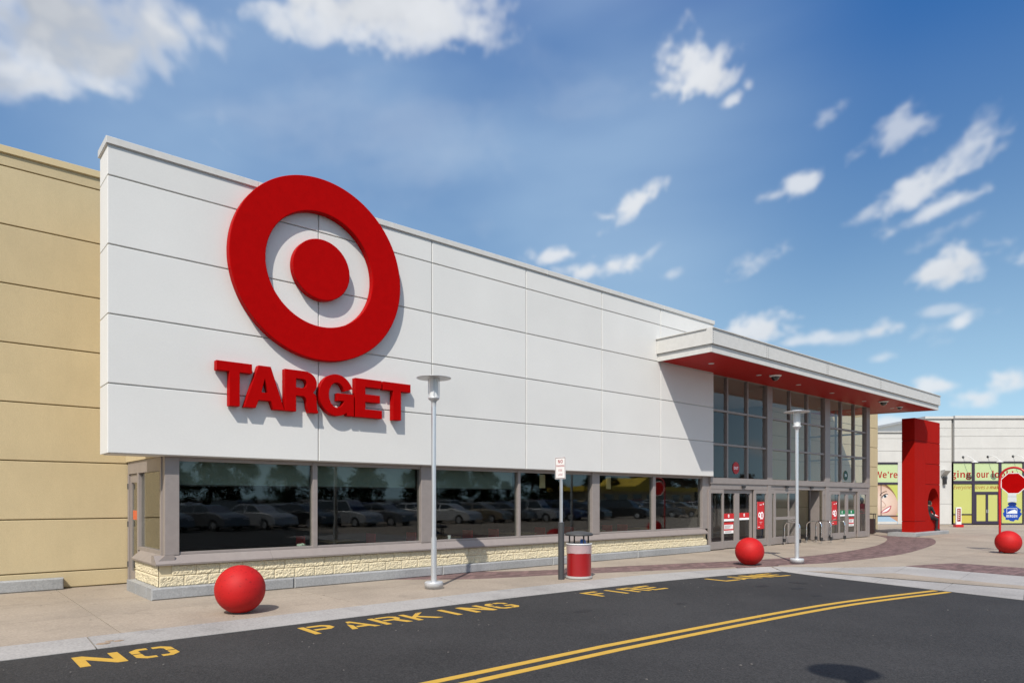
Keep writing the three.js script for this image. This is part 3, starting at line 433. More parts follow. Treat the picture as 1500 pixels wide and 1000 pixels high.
// entrance front
const posterPlace = [];
{
  const zf = 0.0, zb = -0.14;
  const X = [19.87, 20.74, 22.04, 23.33, 23.7, 25.12, 26.53, 28.11, 28.39, 29.58, 30.87, 32.05, 32.4], RY = [2.42, 3.54, 4.67, 5.84];
  const bays = [[19.8, 20.74, 22.04, 23.36], [23.67, 25.12, 26.53, 28.0], [28.4, 29.58, 30.87, 32.1]];
  const up = sub(store, 'upper_glazing');
  for (const b of bays) for (let i = 0; i < 3; i++) for (let j = 0; j < 3; j++) part(up, 'pane', paneZ(b[i] + 0.02, b[i + 1] - 0.02, RY[j] + 0.02, RY[j + 1] - 0.02, -0.07), M.clear);
  for (const b of bays) for (let i = 1; i < 3; i++) part(up, 'mullion', box(b[i] - 0.035, b[i] + 0.035, RY[0], 5.83, zb, zf, 0.005), M.frame);
  for (const [a, c] of [[19.66, 19.83], [23.33, 23.7], [27.97, 28.43], [32.06, 32.42]]) part(up, 'mullion', box(a, c, RY[0], 5.83, zb - 0.03, zf + 0.03, 0.006), M.frame);
  for (const b of bays) for (let i = 0; i < 3; i++) for (let j = 1; j < 3; j++) part(up, 'rail', box(b[i] + 0.036, b[i + 1] - 0.036, RY[j] - 0.035, RY[j] + 0.035, zb + 0.01, zf - 0.006, 0.004), M.frame);
  part(up, 'head_rail', box(19.66, 32.42, 5.831, 5.9, zb - 0.03, zf + 0.02), M.frame);
  // glazed end of the vestibule
  for (let j = 0; j < 3; j++) { part(up, 'pane', paneX(32.333, RY[j] + 0.02, RY[j + 1] - 0.02, -2.7, -0.17), M.clear); part(up, 'rail', box(32.28, 32.4, RY[j] - 0.035, RY[j] + 0.035, -2.74, -0.171, 0.004), M.frame); }
  for (const z of [-2.7, -1.45]) part(up, 'mullion', box(32.27, 32.41, 0, 5.83, z - 0.035, z + 0.035, 0.004), M.frame);
  part(up, 'pane', paneX(32.333, 0.2, 2.38, -2.7, -0.17), M.clear);
  const hd = sub(store, 'door_header');
  part(hd, 'header_band', box(19.66, 32.42, 2.215, 2.419, zb - 0.02, zf + 0.035, 0.006), M.frame);
  const ent = (name) => sub(store, name);
  // one glazed leaf or side light: outer frame with a pane
  const leaf = (nm, x0, x1, g0, g1, y0 = 0.03, y1 = 2.03, gy0 = 0.28, gy1 = 1.9, z = 0, mid) => {
    const o = ent(nm);
    part(o, 'frame', [box(x0, g0, y0, y1, z - 0.06, z, 0.004), box(g1, x1, y0, y1, z - 0.06, z, 0.004), box(g0, g1, gy1, y1, z - 0.06, z, 0.004), box(g0, g1, y0, gy0, z - 0.06, z, 0.004)], M.frame);
    if (mid) { part(o, 'glazing_bar', [box((g0 * 0.4 + g1 * 0.6) - 0.03, (g0 * 0.4 + g1 * 0.6) + 0.03, gy0, gy1, z - 0.05, z - 0.005, 0.004), box(g0, (g0 * 0.4 + g1 * 0.6) - 0.03, 0.93, 1.04, z - 0.05, z - 0.004, 0.004), box((g0 * 0.4 + g1 * 0.6) + 0.03, g1, 0.93, 1.04, z - 0.05, z - 0.004, 0.004)], M.frame); }
    part(o, 'pane', paneZ(g0 - 0.01, g1 + 0.01, gy0 - 0.01, gy1 + 0.01, z - 0.03), M.clear);
  };
  part(hd, 'head_box', [box(19.72, 23.36, 2.035, 2.214, zb, zf, 0.005), box(23.62, 28.05, 2.06, 2.214, zb - 0.1, zf - 0.02, 0.005), box(28.35, 32.25, 2.035, 2.214, zb, zf, 0.005)], M.frame);
  part(hd, 'jamb', [box(23.37, 23.61, 0, 2.214, zb, zf + 0.02, 0.005), box(28.06, 28.34, 0, 2.214, zb, zf + 0.02, 0.005), box(32.26, 32.42, 0, 2.214, zb, zf + 0.02, 0.005)], M.frame);
  leaf('side_light', 19.6, 20.5, 19.74, 20.42); leaf('sliding_door', 20.51, 21.44, 20.6, 21.3, 0.03, 2.03, 0.28, 1.9, -0.075); leaf('sliding_door', 21.45, 22.45, 21.6, 22.32, 0.03, 2.03, 0.28, 1.9, -0.075); leaf('side_light', 22.46, 23.365, 22.6, 23.28);
  leaf('side_light', 23.615, 23.96, 23.72, 23.86, 0.03, 2.055); leaf('swing_door', 23.97, 25.85, 24.06, 25.72, 0.03, 2.055, 0.3, 1.92, -0.03, true); leaf('side_light', 27.85, 28.055, 27.92, 28.0, 0.03, 2.055);
  leaf('side_light', 28.345, 29.42, 28.56, 29.34); leaf('sliding_door', 29.43, 30.24, 29.54, 30.14, 0.03, 2.03, 0.28, 1.9, -0.075); leaf('sliding_door', 30.25, 31.2, 30.4, 31.1, 0.03, 2.03, 0.28, 1.9, -0.075); leaf('side_light', 31.21, 32.255, 31.4, 32.1);
  const od = ent('open_door'); part(od, 'frame', [box(27.79, 27.845, 0.03, 2.05, -0.5, -0.15, 0.004), box(25.86, 25.92, 0.03, 2.05, -0.5, -0.15, 0.004)], M.frame);
  part(hd, 'sensor', [[21.7, 2.13], [24.8, 2.16], [26.8, 2.16], [30.4, 2.13]].map(([x, y]) => box(x - 0.1, x + 0.1, y - 0.035, y + 0.035, zf + 0.001, zf + 0.06, 0.01)), M.black);
}
// canopy
{
  const c = sub(store, 'canopy');
  const zAt = (x, inset = 0) => 2.05 - (x - 16.6) * 0.0105 - inset;
  const X0 = 16.6, X1 = 35.7, XB = 34.4;
  const poly = (inset) => [[X0 + inset, 0.152], [X0 + inset, zAt(X0, inset)], [X1 - inset, zAt(X1, inset)], [XB - inset, -2.7], [32.45, -2.7], [32.45, -0.02], [19.66, -0.02], [19.66, 0.152]];
  part(c, 'soffit', prism(poly(0.1), 5.835, 5.86), M.redSoffit);
  part(c, 'deck', prism(poly(0.12), 5.861, 6.42), M.whiteMetal);
  const seam = [16.6, 19.67, 23.85, 28.6, 35.7];
  const slantBox = (a, b, y0, y1, inset, th) => prism([[a + 0.004, zAt(a, inset + th)], [a + 0.004, zAt(a, inset)], [b - 0.004, zAt(b, inset)], [b - 0.004, zAt(b, inset + th)]], y0, y1);
  for (let i = 0; i < 4; i++) {
    part(c, 'fascia_panel', slantBox(seam[i], seam[i + 1], 6.03, 6.45, 0, 0.04), M.whiteMetal);
    part(c, 'fascia_panel', slantBox(Math.max(seam[i] - 0.16, X0 + 0.06), seam[i + 1] - (i === 3 ? 0.06 : 0.16), 5.81, 6.03, 0.06, 0.04), M.whiteMetal);
    part(c, 'drip_edge', slantBox(seam[i], seam[i + 1], 6.45, 6.475, -0.035, 0.2), M.whiteMetal);
  }
  part(c, 'fascia_panel', box(X0, X0 + 0.04, 6.03, 6.45, 0.155, zAt(X0) - 0.042), M.whiteMetal);
  part(c, 'fascia_panel', box(X0 + 0.06, X0 + 0.1, 5.81, 6.029, 0.155, zAt(X0) - 0.105), M.whiteMetal);
  part(c, 'drip_edge', box(X0 - 0.035, X0 + 0.17, 6.451, 6.476, 0.155, zAt(X0) - 0.17), M.whiteMetal);
  part(c, 'fascia_panel', prism([[XB - 0.04, -2.7], [X1 - 0.04, zAt(X1) - 0.042], [X1, zAt(X1) - 0.042], [XB, -2.7]], 6.03, 6.45), M.whiteMetal);
  part(c, 'fascia_panel', prism([[XB - 0.1, -2.7], [X1 - 0.1, zAt(X1) - 0.105], [X1 - 0.06, zAt(X1) - 0.105], [XB - 0.06, -2.7]], 5.81, 6.029), M.whiteMetal);
  const riv = []; for (const s of seam.slice(0, 4)) for (const dx of s === 16.6 ? [0.06] : [-0.05, 0.05]) for (let k = 0; k < 6; k++) { const g = new THREE.SphereGeometry(0.011, 6, 4); g.translate(s + dx, 6.06 + k * 0.068, zAt(s + dx) + 0.002); riv.push(g); }
  part(c, 'rivets', merge(riv), M.darkGrey).userData.kind = 'stuff';
  for (const [x, z] of [[18.23, 0.97], [21.14, 0.91], [24.0, 0.86], [26.84, 0.8], [30.11, 0.69], [33.4, 0.6]]) { const d = part(c, 'downlight', [lathe([[0.0, 5.829], [0.055, 5.83], [0.06, 5.826], [0.085, 5.826], [0.09, 5.8345]], 24)], M.alu); d.position.set(x, 0, z); }
  const mk = thing('dome_camera', 'black glass dome camera under the red soffit above the exit doors', 'camera', [21.56, 5.834, 1.27]);
  part(mk, 'mount', lathe([[0.0, 0.0], [0.2, 0.0], [0.2, -0.03], [0.14, -0.06], [0, -0.06]], 28), M.white2);
  const dg = new THREE.SphereGeometry(0.135, 24, 12, 0, Math.PI * 2, Math.PI / 2, Math.PI / 2); dg.translate(0, -0.055, 0); part(mk, 'dome', dg, phy({ color: lin(0.01, 0.01, 0.01), roughness: 0.1, clearcoat: 1 }));
  copy(mk, [30.74, 5.834, 1.23], 0, 'black glass dome camera under the red soffit above the green stickered doors');
  const m3 = copy(mk, [33.1, 5.834, 1.02], 0, 'smaller black dome camera under the soffit past the glazing'); m3.scale.setScalar(0.7);
}

// ------------------------------------------------------------------ wall emblem and lettering
{
  const e = thing('ring_emblem', 'huge red ring with a red dot inside, mounted on the white wall', 'sign', [5.885, 6.14, 0.155]);
  const opts = { depth: 0.13, bevelEnabled: true, bevelSize: 0.012, bevelThickness: 0.012, bevelSegments: 2, curveSegments: 96 };
  for (const s of [0, 1]) {
    const a0 = Math.PI * s + 0.0015 + 0.06, a1 = Math.PI * (s + 1) - 0.0015 + 0.06, sh = new THREE.Shape(); sh.absarc(0, 0, 1.745, a0, a1, false); sh.absarc(0, 0, 1.115, a1, a0, true);
    const g = new THREE.ExtrudeGeometry(sh, opts); g.translate(0, 0, 0.015); part(e, 'ring_segment', uvm(g), M.redFace);
  }
  const sh = new THREE.Shape(); sh.absarc(0, 0, 0.575, 0, Math.PI * 2, false); const g = new THREE.ExtrudeGeometry(sh, opts); g.translate(0, 0, 0.015); part(e, 'dot', uvm(g), M.redFace);
  const t = thing('wall_lettering', 'red block capital channel letters on the white wall below the ring', 'sign', [0, 3.36, 0.155]);
  const L = {
    T: (w) => [[[w * 0.36, 0], [w * 0.64, 0], [w * 0.64, 0.79], [w, 0.79], [w, 1], [0, 1], [0, 0.79], [w * 0.36, 0.79]]],
    E: (w) => [[[0, 0], [w, 0], [w, 0.205], [w * 0.36, 0.205], [w * 0.36, 0.41], [w * 0.92, 0.41], [w * 0.92, 0.6], [w * 0.36, 0.6], [w * 0.36, 0.8], [w * 0.98, 0.8], [w * 0.98, 1], [0, 1]]],
    A: (w) => [[[0, 0], [w * 0.27, 0], [w * 0.345, 0.19], [w * 0.66, 0.19], [w * 0.735, 0], [w, 0], [w * 0.65, 1], [w * 0.35, 1]], [[w * 0.41, 0.37], [w * 0.595, 0.37], [w * 0.502, 0.72]]],
  };
  const arc = (cx, cy, rx, ry, a0, a1, n = 20) => { const o = []; for (let i = 0; i <= n; i++) { const a = (a0 + (a1 - a0) * i / n) * Math.PI / 180; o.push([cx + rx * Math.cos(a), cy + ry * Math.sin(a)]); } return o; };
  L.R = (w) => [[[0, 0], [w * 0.32, 0], [w * 0.32, 0.39], [w * 0.5, 0.39], ...arc(w * 0.52, 0.24, w * 0.14, 0.15, 90, 0, 6), [w * 0.68, 0.12], [w * 0.73, 0], [w * 1.0, 0], [w * 1.0, 0.04], ...[[w * 0.965, 0.09], [w * 0.955, 0.28]], ...arc(w * 0.8, 0.36, w * 0.15, 0.13, 0, 70, 5), ...arc(w * 0.6, 0.715, w * 0.36, 0.285, -45, 90, 12), [0, 1]], [[w * 0.32, 0.58], ...arc(w * 0.54, 0.695, w * 0.12, 0.115, -90, 90, 10), [w * 0.32, 0.81]]];
  L.G = (w) => [[...arc(w * 0.5, 0.5, w * 0.49, 0.525, 22, 318, 40), [w * 0.79, 0.1], [w * 0.82, 0.0], [w, 0.0], [w, 0.55], [w * 0.53, 0.55], [w * 0.53, 0.37], [w * 0.73, 0.37], ...arc(w * 0.51, 0.5, w * 0.235, 0.325, -50, -338, 34)]];
  const XS = [[3.92, 4.53, 'T'], [4.4, 5.13, 'A'], [5.15, 5.8, 'R'], [5.82, 6.56, 'G'], [6.6, 7.2, 'E'], [7.235, 7.89, 'T']];
  for (const [a, b, ch] of XS) {
    const H = 0.77, [o, h] = L[ch]((b - a) / H), s = new THREE.Shape(o.map(([x, y]) => new THREE.Vector2(x * H, y * H))); if (h) s.holes.push(new THREE.Path(h.map(([x, y]) => new THREE.Vector2(x * H, y * H))));
    const gg = new THREE.ExtrudeGeometry(s, { depth: 0.135, bevelEnabled: true, bevelSize: 0.004, bevelThickness: 0.004, bevelSegments: 1 }); gg.translate(a, 0, 0.018); part(t, 'letter', uvm(gg), M.redFace);
  }
}

// ------------------------------------------------------------------ printed things
function canvas(w, h, draw) { const c = document.createElement('canvas'); c.width = w; c.height = h; const x = c.getContext('2d'); draw(x, w, h); const t = new THREE.CanvasTexture(c); t.colorSpace = THREE.SRGBColorSpace; return t; }
const printed = (t, rough = 0.5) => std({ map: t, roughness: rough });
function sheet(w, h, d = 0.004) {                                      // a thin board whose front shows a print
  const f = new THREE.PlaneGeometry(w, h); f.translate(0, 0, d / 2 + 0.0006); return f;
}
function board(parent, name, w, h, m, back = M.white2, x = 0, y = 0, z = 0, d = 0.004) { const b = part(parent, name, box(-w / 2, w / 2, -h / 2, h / 2, -d / 2, d / 2), back); b.position.set(x, y, z); const f = part(b, 'print', sheet(w, h, d), m); return b; }
{
  const sale = printed(canvas(256, 512, (x, w, h) => { x.fillStyle = '#c8191c'; x.fillRect(0, 0, w, h); x.fillStyle = '#fff'; x.font = 'bold 34px sans-serif'; x.textAlign = 'center'; x.fillText('SAVE', w / 2, 70); x.save(); x.translate(w / 2, 260); x.lineWidth = 26; x.strokeStyle = '#fff'; x.beginPath(); x.ellipse(-42, -14, 30, 38, 0.4, 0, 7); x.stroke(); x.beginPath(); x.ellipse(46, 0, 42, 58, 0, 0, 7); x.stroke(); x.beginPath(); x.moveTo(-12, 0); x.lineTo(-4, 70); x.stroke(); x.beginPath(); x.arc(46, 0, 12, 0, 7); x.fill(); x.restore(); x.font = '22px sans-serif'; x.fillText('on selected', w / 2, 390); x.fillText('items', w / 2, 420); x.fillRect(30, 470, 70, 12); x.beginPath(); x.arc(220, 44, 16, 0, 7); x.fill(); }));
  const strip = (bg) => printed(canvas(256, 128, (x, w, h) => { x.fillStyle = bg; x.fillRect(0, 0, w, h * 0.72); x.fillStyle = '#fff'; x.fillRect(0, h * 0.72, w, h * 0.28); x.beginPath(); x.ellipse(w / 2, 40, 18, 28, 0, 0, 7); x.fill(); x.fillStyle = bg; x.beginPath(); x.arc(w / 2, 40, 8, 0, 7); x.fill(); }));
  const notice = printed(canvas(256, 160, (x, w, h) => { x.fillStyle = '#c8191c'; x.fillRect(0, 0, w, h); x.fillStyle = '#f4f1ee'; x.fillRect(8, 34, w - 16, 62); x.fillRect(0, 118, w, 42); x.fillStyle = '#333'; for (let k = 0; k < 3; k++) x.fillRect(24, 46 + k * 16, 180 - k * 26, 6); for (let k = 0; k < 2; k++) x.fillRect(30, 128 + k * 13, 170, 5); }));
  const red = strip('#c8191c'), green = strip('#0f7a4a');
  const P = (label, x, y, w, h, m, z) => { const t = thing('door_sticker', label, 'sticker', [x, y, z]); board(t, 'sheet', w, h, m); };
  P('red strip sticker on the exit door pane above the white notice', 20.95, 1.08, 0.66, 0.26, red, -0.098); P('small red and white notice on the exit door pane', 20.95, 0.72, 0.6, 0.38, notice, -0.098);
  P('red strip sticker alone on the exit door pane', 21.95, 1.1, 0.66, 0.25, red, -0.098);
  P('green strip sticker alone on the entrance door pane', 29.84, 1.1, 0.56, 0.25, green, -0.098); P('green strip sticker above a notice on the entrance door', 30.75, 1.1, 0.62, 0.25, green, -0.098); P('small notice below the green strip on the entrance door', 30.75, 0.72, 0.5, 0.38, notice, -0.098);
  for (const [x, l] of [[22.94, 'on the side light by the exit doors'], [28.92, 'on the side light by the entrance doors']]) { const t = thing('sale_poster', `tall red sale poster with white pattern ${l}`, 'poster', [x, 1.12, -0.022]); board(t, 'sheet', 0.5, 0.98, sale); }
  const disc = (label, x, y, bg, txt) => { const t = thing('round_sign', label, 'sign', [x, y, -0.06]); const g = new THREE.CylinderGeometry(0.21, 0.21, 0.008, 40); g.rotateX(Math.PI / 2); part(t, 'disc', g, std({ color: new THREE.Color(bg), roughness: 0.5 })); const f = new THREE.CircleGeometry(0.21, 40); f.translate(0, 0, 0.0046); part(t, 'print', f, printed(canvas(256, 256, (c, w, h) => { c.fillStyle = bg; c.fillRect(0, 0, w, h); c.fillStyle = '#fff'; c.font = `bold ${txt === 'OUT' ? 84 : 96}px sans-serif`; c.textAlign = 'center'; c.fillText(txt, w / 2, h / 2 + 32); }))); };
  disc('round red sign reading OUT on the upper glazing', 21.35, 2.78, '#b8141a', 'OUT'); disc('round dark green sign reading IN on the upper glazing', 30.1, 2.72, '#0a4a3a', 'IN');
}

// ------------------------------------------------------------------ street furniture
function ball(pos, label) {
  const t = thing('ball_bollard', label, 'bollard', pos, rr(0, 6), 'red ball bollards');
  const g = new THREE.SphereGeometry(0.36, 64, 40); g.translate(0, 0.355, 0); part(t, 'ball', g, M.redBall); part(t, 'foot', cyl(0.12, 0.12, 0, 0.03), M.darkGrey);
}
ball([3.62, 0, 2.32], 'red concrete ball on the sidewalk in front of the corner window');
ball([16.18, 0, 3.42], 'red concrete ball on the brick paver band beside the doors');
ball([25.9, -0.004, 6.72], 'red concrete ball at the foot of the octagonal sign');
{
  const l = thing('lamp_post', 'silver lamp post with disc shade in front of the shop windows', 'lamp post', [7.4, 0, 1.9], 0, 'silver lamp posts');
  part(l, 'base', lathe([[0, 0], [0.175, 0], [0.178, 0.115], [0.16, 0.135], [0.06, 0.14]], 40), M.alu);
  part(l, 'pole', lathe([[0.055, 0.13], [0.055, 0.95], [0.043, 1.0], [0.041, 3.52]], 28), M.steel);
  part(l, 'collar', lathe([[0.041, 3.46], [0.045, 3.5], [0.052, 3.56], [0.1, 3.6], [0.11, 3.62], [0.11, 3.64], [0, 3.64]], 28), M.alu);
  part(l, 'lantern_glass', lathe([[0.085, 3.64], [0.085, 4.0]], 28), M.frosted);
  part(l, 'lamp_tube', cyl(0.03, 0.03, 3.64, 3.9, 0, 0, 14), M.white2);
  part(l, 'rod', [0, 1, 2, 3].map((k) => cyl(0.008, 0.008, 3.62, 4.01, 0.1 * Math.cos(k * 1.571 + 0.6), 0.1 * Math.sin(k * 1.571 + 0.6), 8)), M.alu);
  part(l, 'disc_shade', lathe([[0, 4.0], [0.15, 4.0], [0.325, 4.0], [0.33, 4.006], [0.325, 4.012], [0.14, 4.03], [0.12, 4.05], [0, 4.055]], 56), M.alu);
  copy(l, [17.55, 0, 4.0], 0.4, 'silver lamp post with disc shade on the brick paver band by the doors');
  const b = copy(l, [2.27, -0.05, 13.58], 0.4, 'taller silver lamp post with disc shade standing at the parking lot edge'); b.scale.set(1.05, 1.7, 1.05);
}
{
  const s = thing('no_parking_sign', 'white no parking fire lane sign on a post in a dark sleeve', 'sign', [10.28, 0, 2.45]);
  part(s, 'sleeve', [cyl(0.065, 0.065, 0, 1.2), cyl(0.067, 0.05, 1.2, 1.215)], M.darkGrey);
  part(s, 'post', box(-0.02, 0.02, 1.2, 2.56, -0.03, 0.03, 0.004), M.steel);
  const m = printed(canvas(256, 384, (x, w, h) => { x.fillStyle = '#eceae6'; x.fillRect(0, 0, w, h); x.strokeStyle = '#5a2026'; x.lineWidth = 9; x.strokeRect(12, 12, w - 24, h - 24); x.fillStyle = '#a01820'; x.textAlign = 'center'; x.font = 'bold 84px sans-serif'; x.fillText('NO', w / 2, 106); x.font = 'bold 46px sans-serif'; x.fillText('PARKING', w / 2, 170, 216); x.font = '52px sans-serif'; x.fillText('FIRE', w / 2, 252); x.fillText('LANE', w / 2, 326); }));
  const b = board(s, 'sign_plate', 0.305, 0.46, m, M.alu, -0.025, 2.36, 0); b.rotation.y = -Math.PI / 2;
}
{
  const t = thing('litter_bin', 'red litter bin with white liner and dark flat lid', 'bin', [10.72, 0, 2.55]);
  part(t, 'base', lathe([[0, 0], [0.285, 0], [0.29, 0.02], [0.285, 0.05], [0.26, 0.06]], 44), M.kerb[0]);
  part(t, 'body', lathe([[0.258, 0.055], [0.262, 0.07], [0.262, 0.7], [0.258, 0.71]], 44), phy({ color: lin(0.33, 0.006, 0.008), map: scuffMap, roughness: 0.35, clearcoat: 0.4, clearcoatRoughness: 0.25, bumpMap: speckBump, bumpScale: 0.001, side: THREE.DoubleSide }));
  { const g = new THREE.CylinderGeometry(0.272, 0.268, 0.2, 72, 10, true), p = g.attributes.position; for (let i = 0; i < p.count; i++) { const a = Math.atan2(p.getZ(i), p.getX(i)), y = p.getY(i), k = 1 + (0.1 - y) * 0.12 * fbm(Math.cos(a) * 4, Math.sin(a) * 4, y * 9, 3) * 2; p.setXYZ(i, p.getX(i) * k, y + (y < -0.09 ? 0.025 * fbm(Math.cos(a) * 1.5, Math.sin(a) * 1.5, 3, 2) : 0), p.getZ(i) * k); } g.translate(0, 0.645, 0); g.computeVertexNormals(); part(t, 'liner', g, phy({ color: lin(0.86, 0.76, 0.76), transmission: 0.62, thickness: 0, roughness: 0.35, side: THREE.DoubleSide })); }
  part(t, 'rim', (() => { const g = new THREE.TorusGeometry(0.27, 0.013, 10, 60); g.rotateX(Math.PI / 2); g.translate(0, 0.745, 0); return g; })(), M.white2);
  part(t, 'lid', lathe([[0, 0.93], [0.29, 0.92], [0.305, 0.935], [0.3, 0.96], [0.26, 0.985], [0.1, 1.015], [0, 1.02]], 48), M.darkGrey);
  for (let k = 0; k < 4; k++) part(t, 'post', cyl(0.016, 0.016, 0.68, 0.94, 0.225 * Math.cos(k * 1.571 + 0.35), 0.225 * Math.sin(k * 1.571 + 0.35), 10), M.black);
  const c = thing('crushed_carton', 'blue and white carton poking out of the red litter bin', 'carton', [10.76, 0.7, 2.62], 0.5); part(c, 'carton', box(-0.06, 0.06, 0, 0.13, -0.05, 0.05, 0.008), std({ color: lin(0.1, 0.22, 0.6), roughness: 0.5 })); c.rotation.z = -0.5;
}
{
  const h = thing('door_guard_rail', 'curved steel guard rail in front of the swing door', 'rail', [24.4, 0, 0.1], 0, 'curved steel guard rails at the doors');
  part(h, 'hoop', tube([[0, 0, 0.02], [0, 0.5, 0.02], [0, 0.72, 0.03], [0, 0.82, 0.12], [0, 0.845, 0.22], [0, 0.845, 0.42], [0, 0.82, 0.53], [0, 0.72, 0.6], [0, 0.5, 0.61], [0, 0, 0.61]], 0.026, 60, 10), std({ color: lin(0.75, 0.75, 0.75), metalness: 1, roughness: 0.14 }));
  for (const z of [0.02, 0.61]) part(h, 'base_collar', [cyl(0.055, 0.055, 0.1, 0.23, 0, z, 16)], M.black);
  copy(h, [26.15, 0, 0.1], 0, 'curved steel guard rail at the left jamb of the open doorway'); copy(h, [26.85, 0, 0.15], 0, 'curved steel guard rail standing in the middle of the open doorway'); copy(h, [28.2, 0, 0.1], 0, 'curved steel guard rail between the doorway and the entrance poster');
}
{ // octagonal sign in an arched frame
  const s = thing('octagonal_sign', 'plain red octagonal sign with white edge in a red arched pole frame', 'sign', [26.27, -0.004, 6.77], -Math.PI / 2);
  const H = 2.05, r = 0.36;
  part(s, 'pole_frame', tube([[-0.36, 0, 0], [-0.36, 1.2, 0], [-0.36, H + 0.25, 0], [-0.32, H + 0.46, 0], [-0.2, H + 0.6, 0], [0, H + 0.66, 0], [0.2, H + 0.6, 0], [0.32, H + 0.46, 0], [0.36, H + 0.25, 0], [0.36, 1.2, 0], [0.36, 0, 0]], 0.035, 120, 12), M.redPaint);
  const oct = (q, d, z) => { const sh = new THREE.Shape(); for (let k = 0; k < 8; k++) { const a = Math.PI / 8 + k * Math.PI / 4; sh[k ? 'lineTo' : 'moveTo'](q * Math.cos(a), q * Math.sin(a)); } const g = new THREE.ExtrudeGeometry(sh, { depth: d, bevelEnabled: false }); g.translate(0, H + 0.16, z); return uvm(g); };
  part(s, 'plate_edge', oct(r, 0.012, -0.006), M.white2); part(s, 'plate_face', oct(r * 0.93, 0.016, -0.008), M.redFace);
}

// ------------------------------------------------------------------ red pylon with the round opening
{
  const p = thing('red_pylon', 'tall red stucco pylon with a round opening beside the canopy', 'pylon');
  const x0 = 35.08, x1 = 38.5, z0 = 0.42, z1 = 0.97, cx = 37.6, cy = 1.46, r = 0.78;
  const sh = new THREE.Shape([[x0 + 0.02, 0.14], [x1 - 0.02, 0.14], [x1 - 0.02, 5.46], [x0 + 0.02, 5.46]].map((q) => new THREE.Vector2(...q))); const hole = new THREE.Path(); hole.absarc(cx, cy, r + 0.012, 0, Math.PI * 2, true); sh.holes.push(hole);
  const g = new THREE.ExtrudeGeometry(sh, { depth: z1 - z0 - 0.04, bevelEnabled: false, curveSegments: 48 }); g.translate(0, 0, z0 + 0.02); part(p, 'core', uvm(g), M.redGroove);
  const face = (poly, withHole) => { const s = new THREE.Shape(poly.map((q) => new THREE.Vector2(...q))); if (withHole) { const h = new THREE.Path(); h.absarc(cx, cy, r, 0, Math.PI * 2, true); s.holes.push(h); } return s; };
  const slab = (poly, za, zb, h) => { const q = new THREE.ExtrudeGeometry(face(poly, h), { depth: zb - za, bevelEnabled: false, curveSegments: 48 }); q.translate(0, 0, za); return uvm(q); };
  const R = (a, b, c, d) => [[a, c], [b, c], [b, d], [a, d]], k = 0.012, m = 36.5;
  part(p, 'panel', slab(R(x0, x1, 4.45 + k, 5.5), z0, z1), M.redStucco);
  part(p, 'panel', slab(R(x0, m, 0.66 + k, 4.45 - k), z0, z1), M.redStucco);
  part(p, 'panel', slab(R(m + 0.004, x1, 3.41 + k, 4.45 - k), z0, z1), M.redStucco);
  part(p, 'panel', slab(R(m + 0.004, x1, 2.42 + k, 3.41 - k), z0, z1), M.redStucco);
  part(p, 'panel', slab([[m + 0.004, 0.15], [x1, 0.15], [x1, 2.42 - k], [m + 0.004, 2.42 - k]], z0, z1, true), M.redStucco);
  part(p, 'panel', slab(R(x0, m, 0.15, 0.66 - k), z0, z1), M.redStucco);
  part(p, 'footing', box(34.2, 38.75, -0.02, 0.15, 0.1, 1.3, 0.02), M.plinth);
}
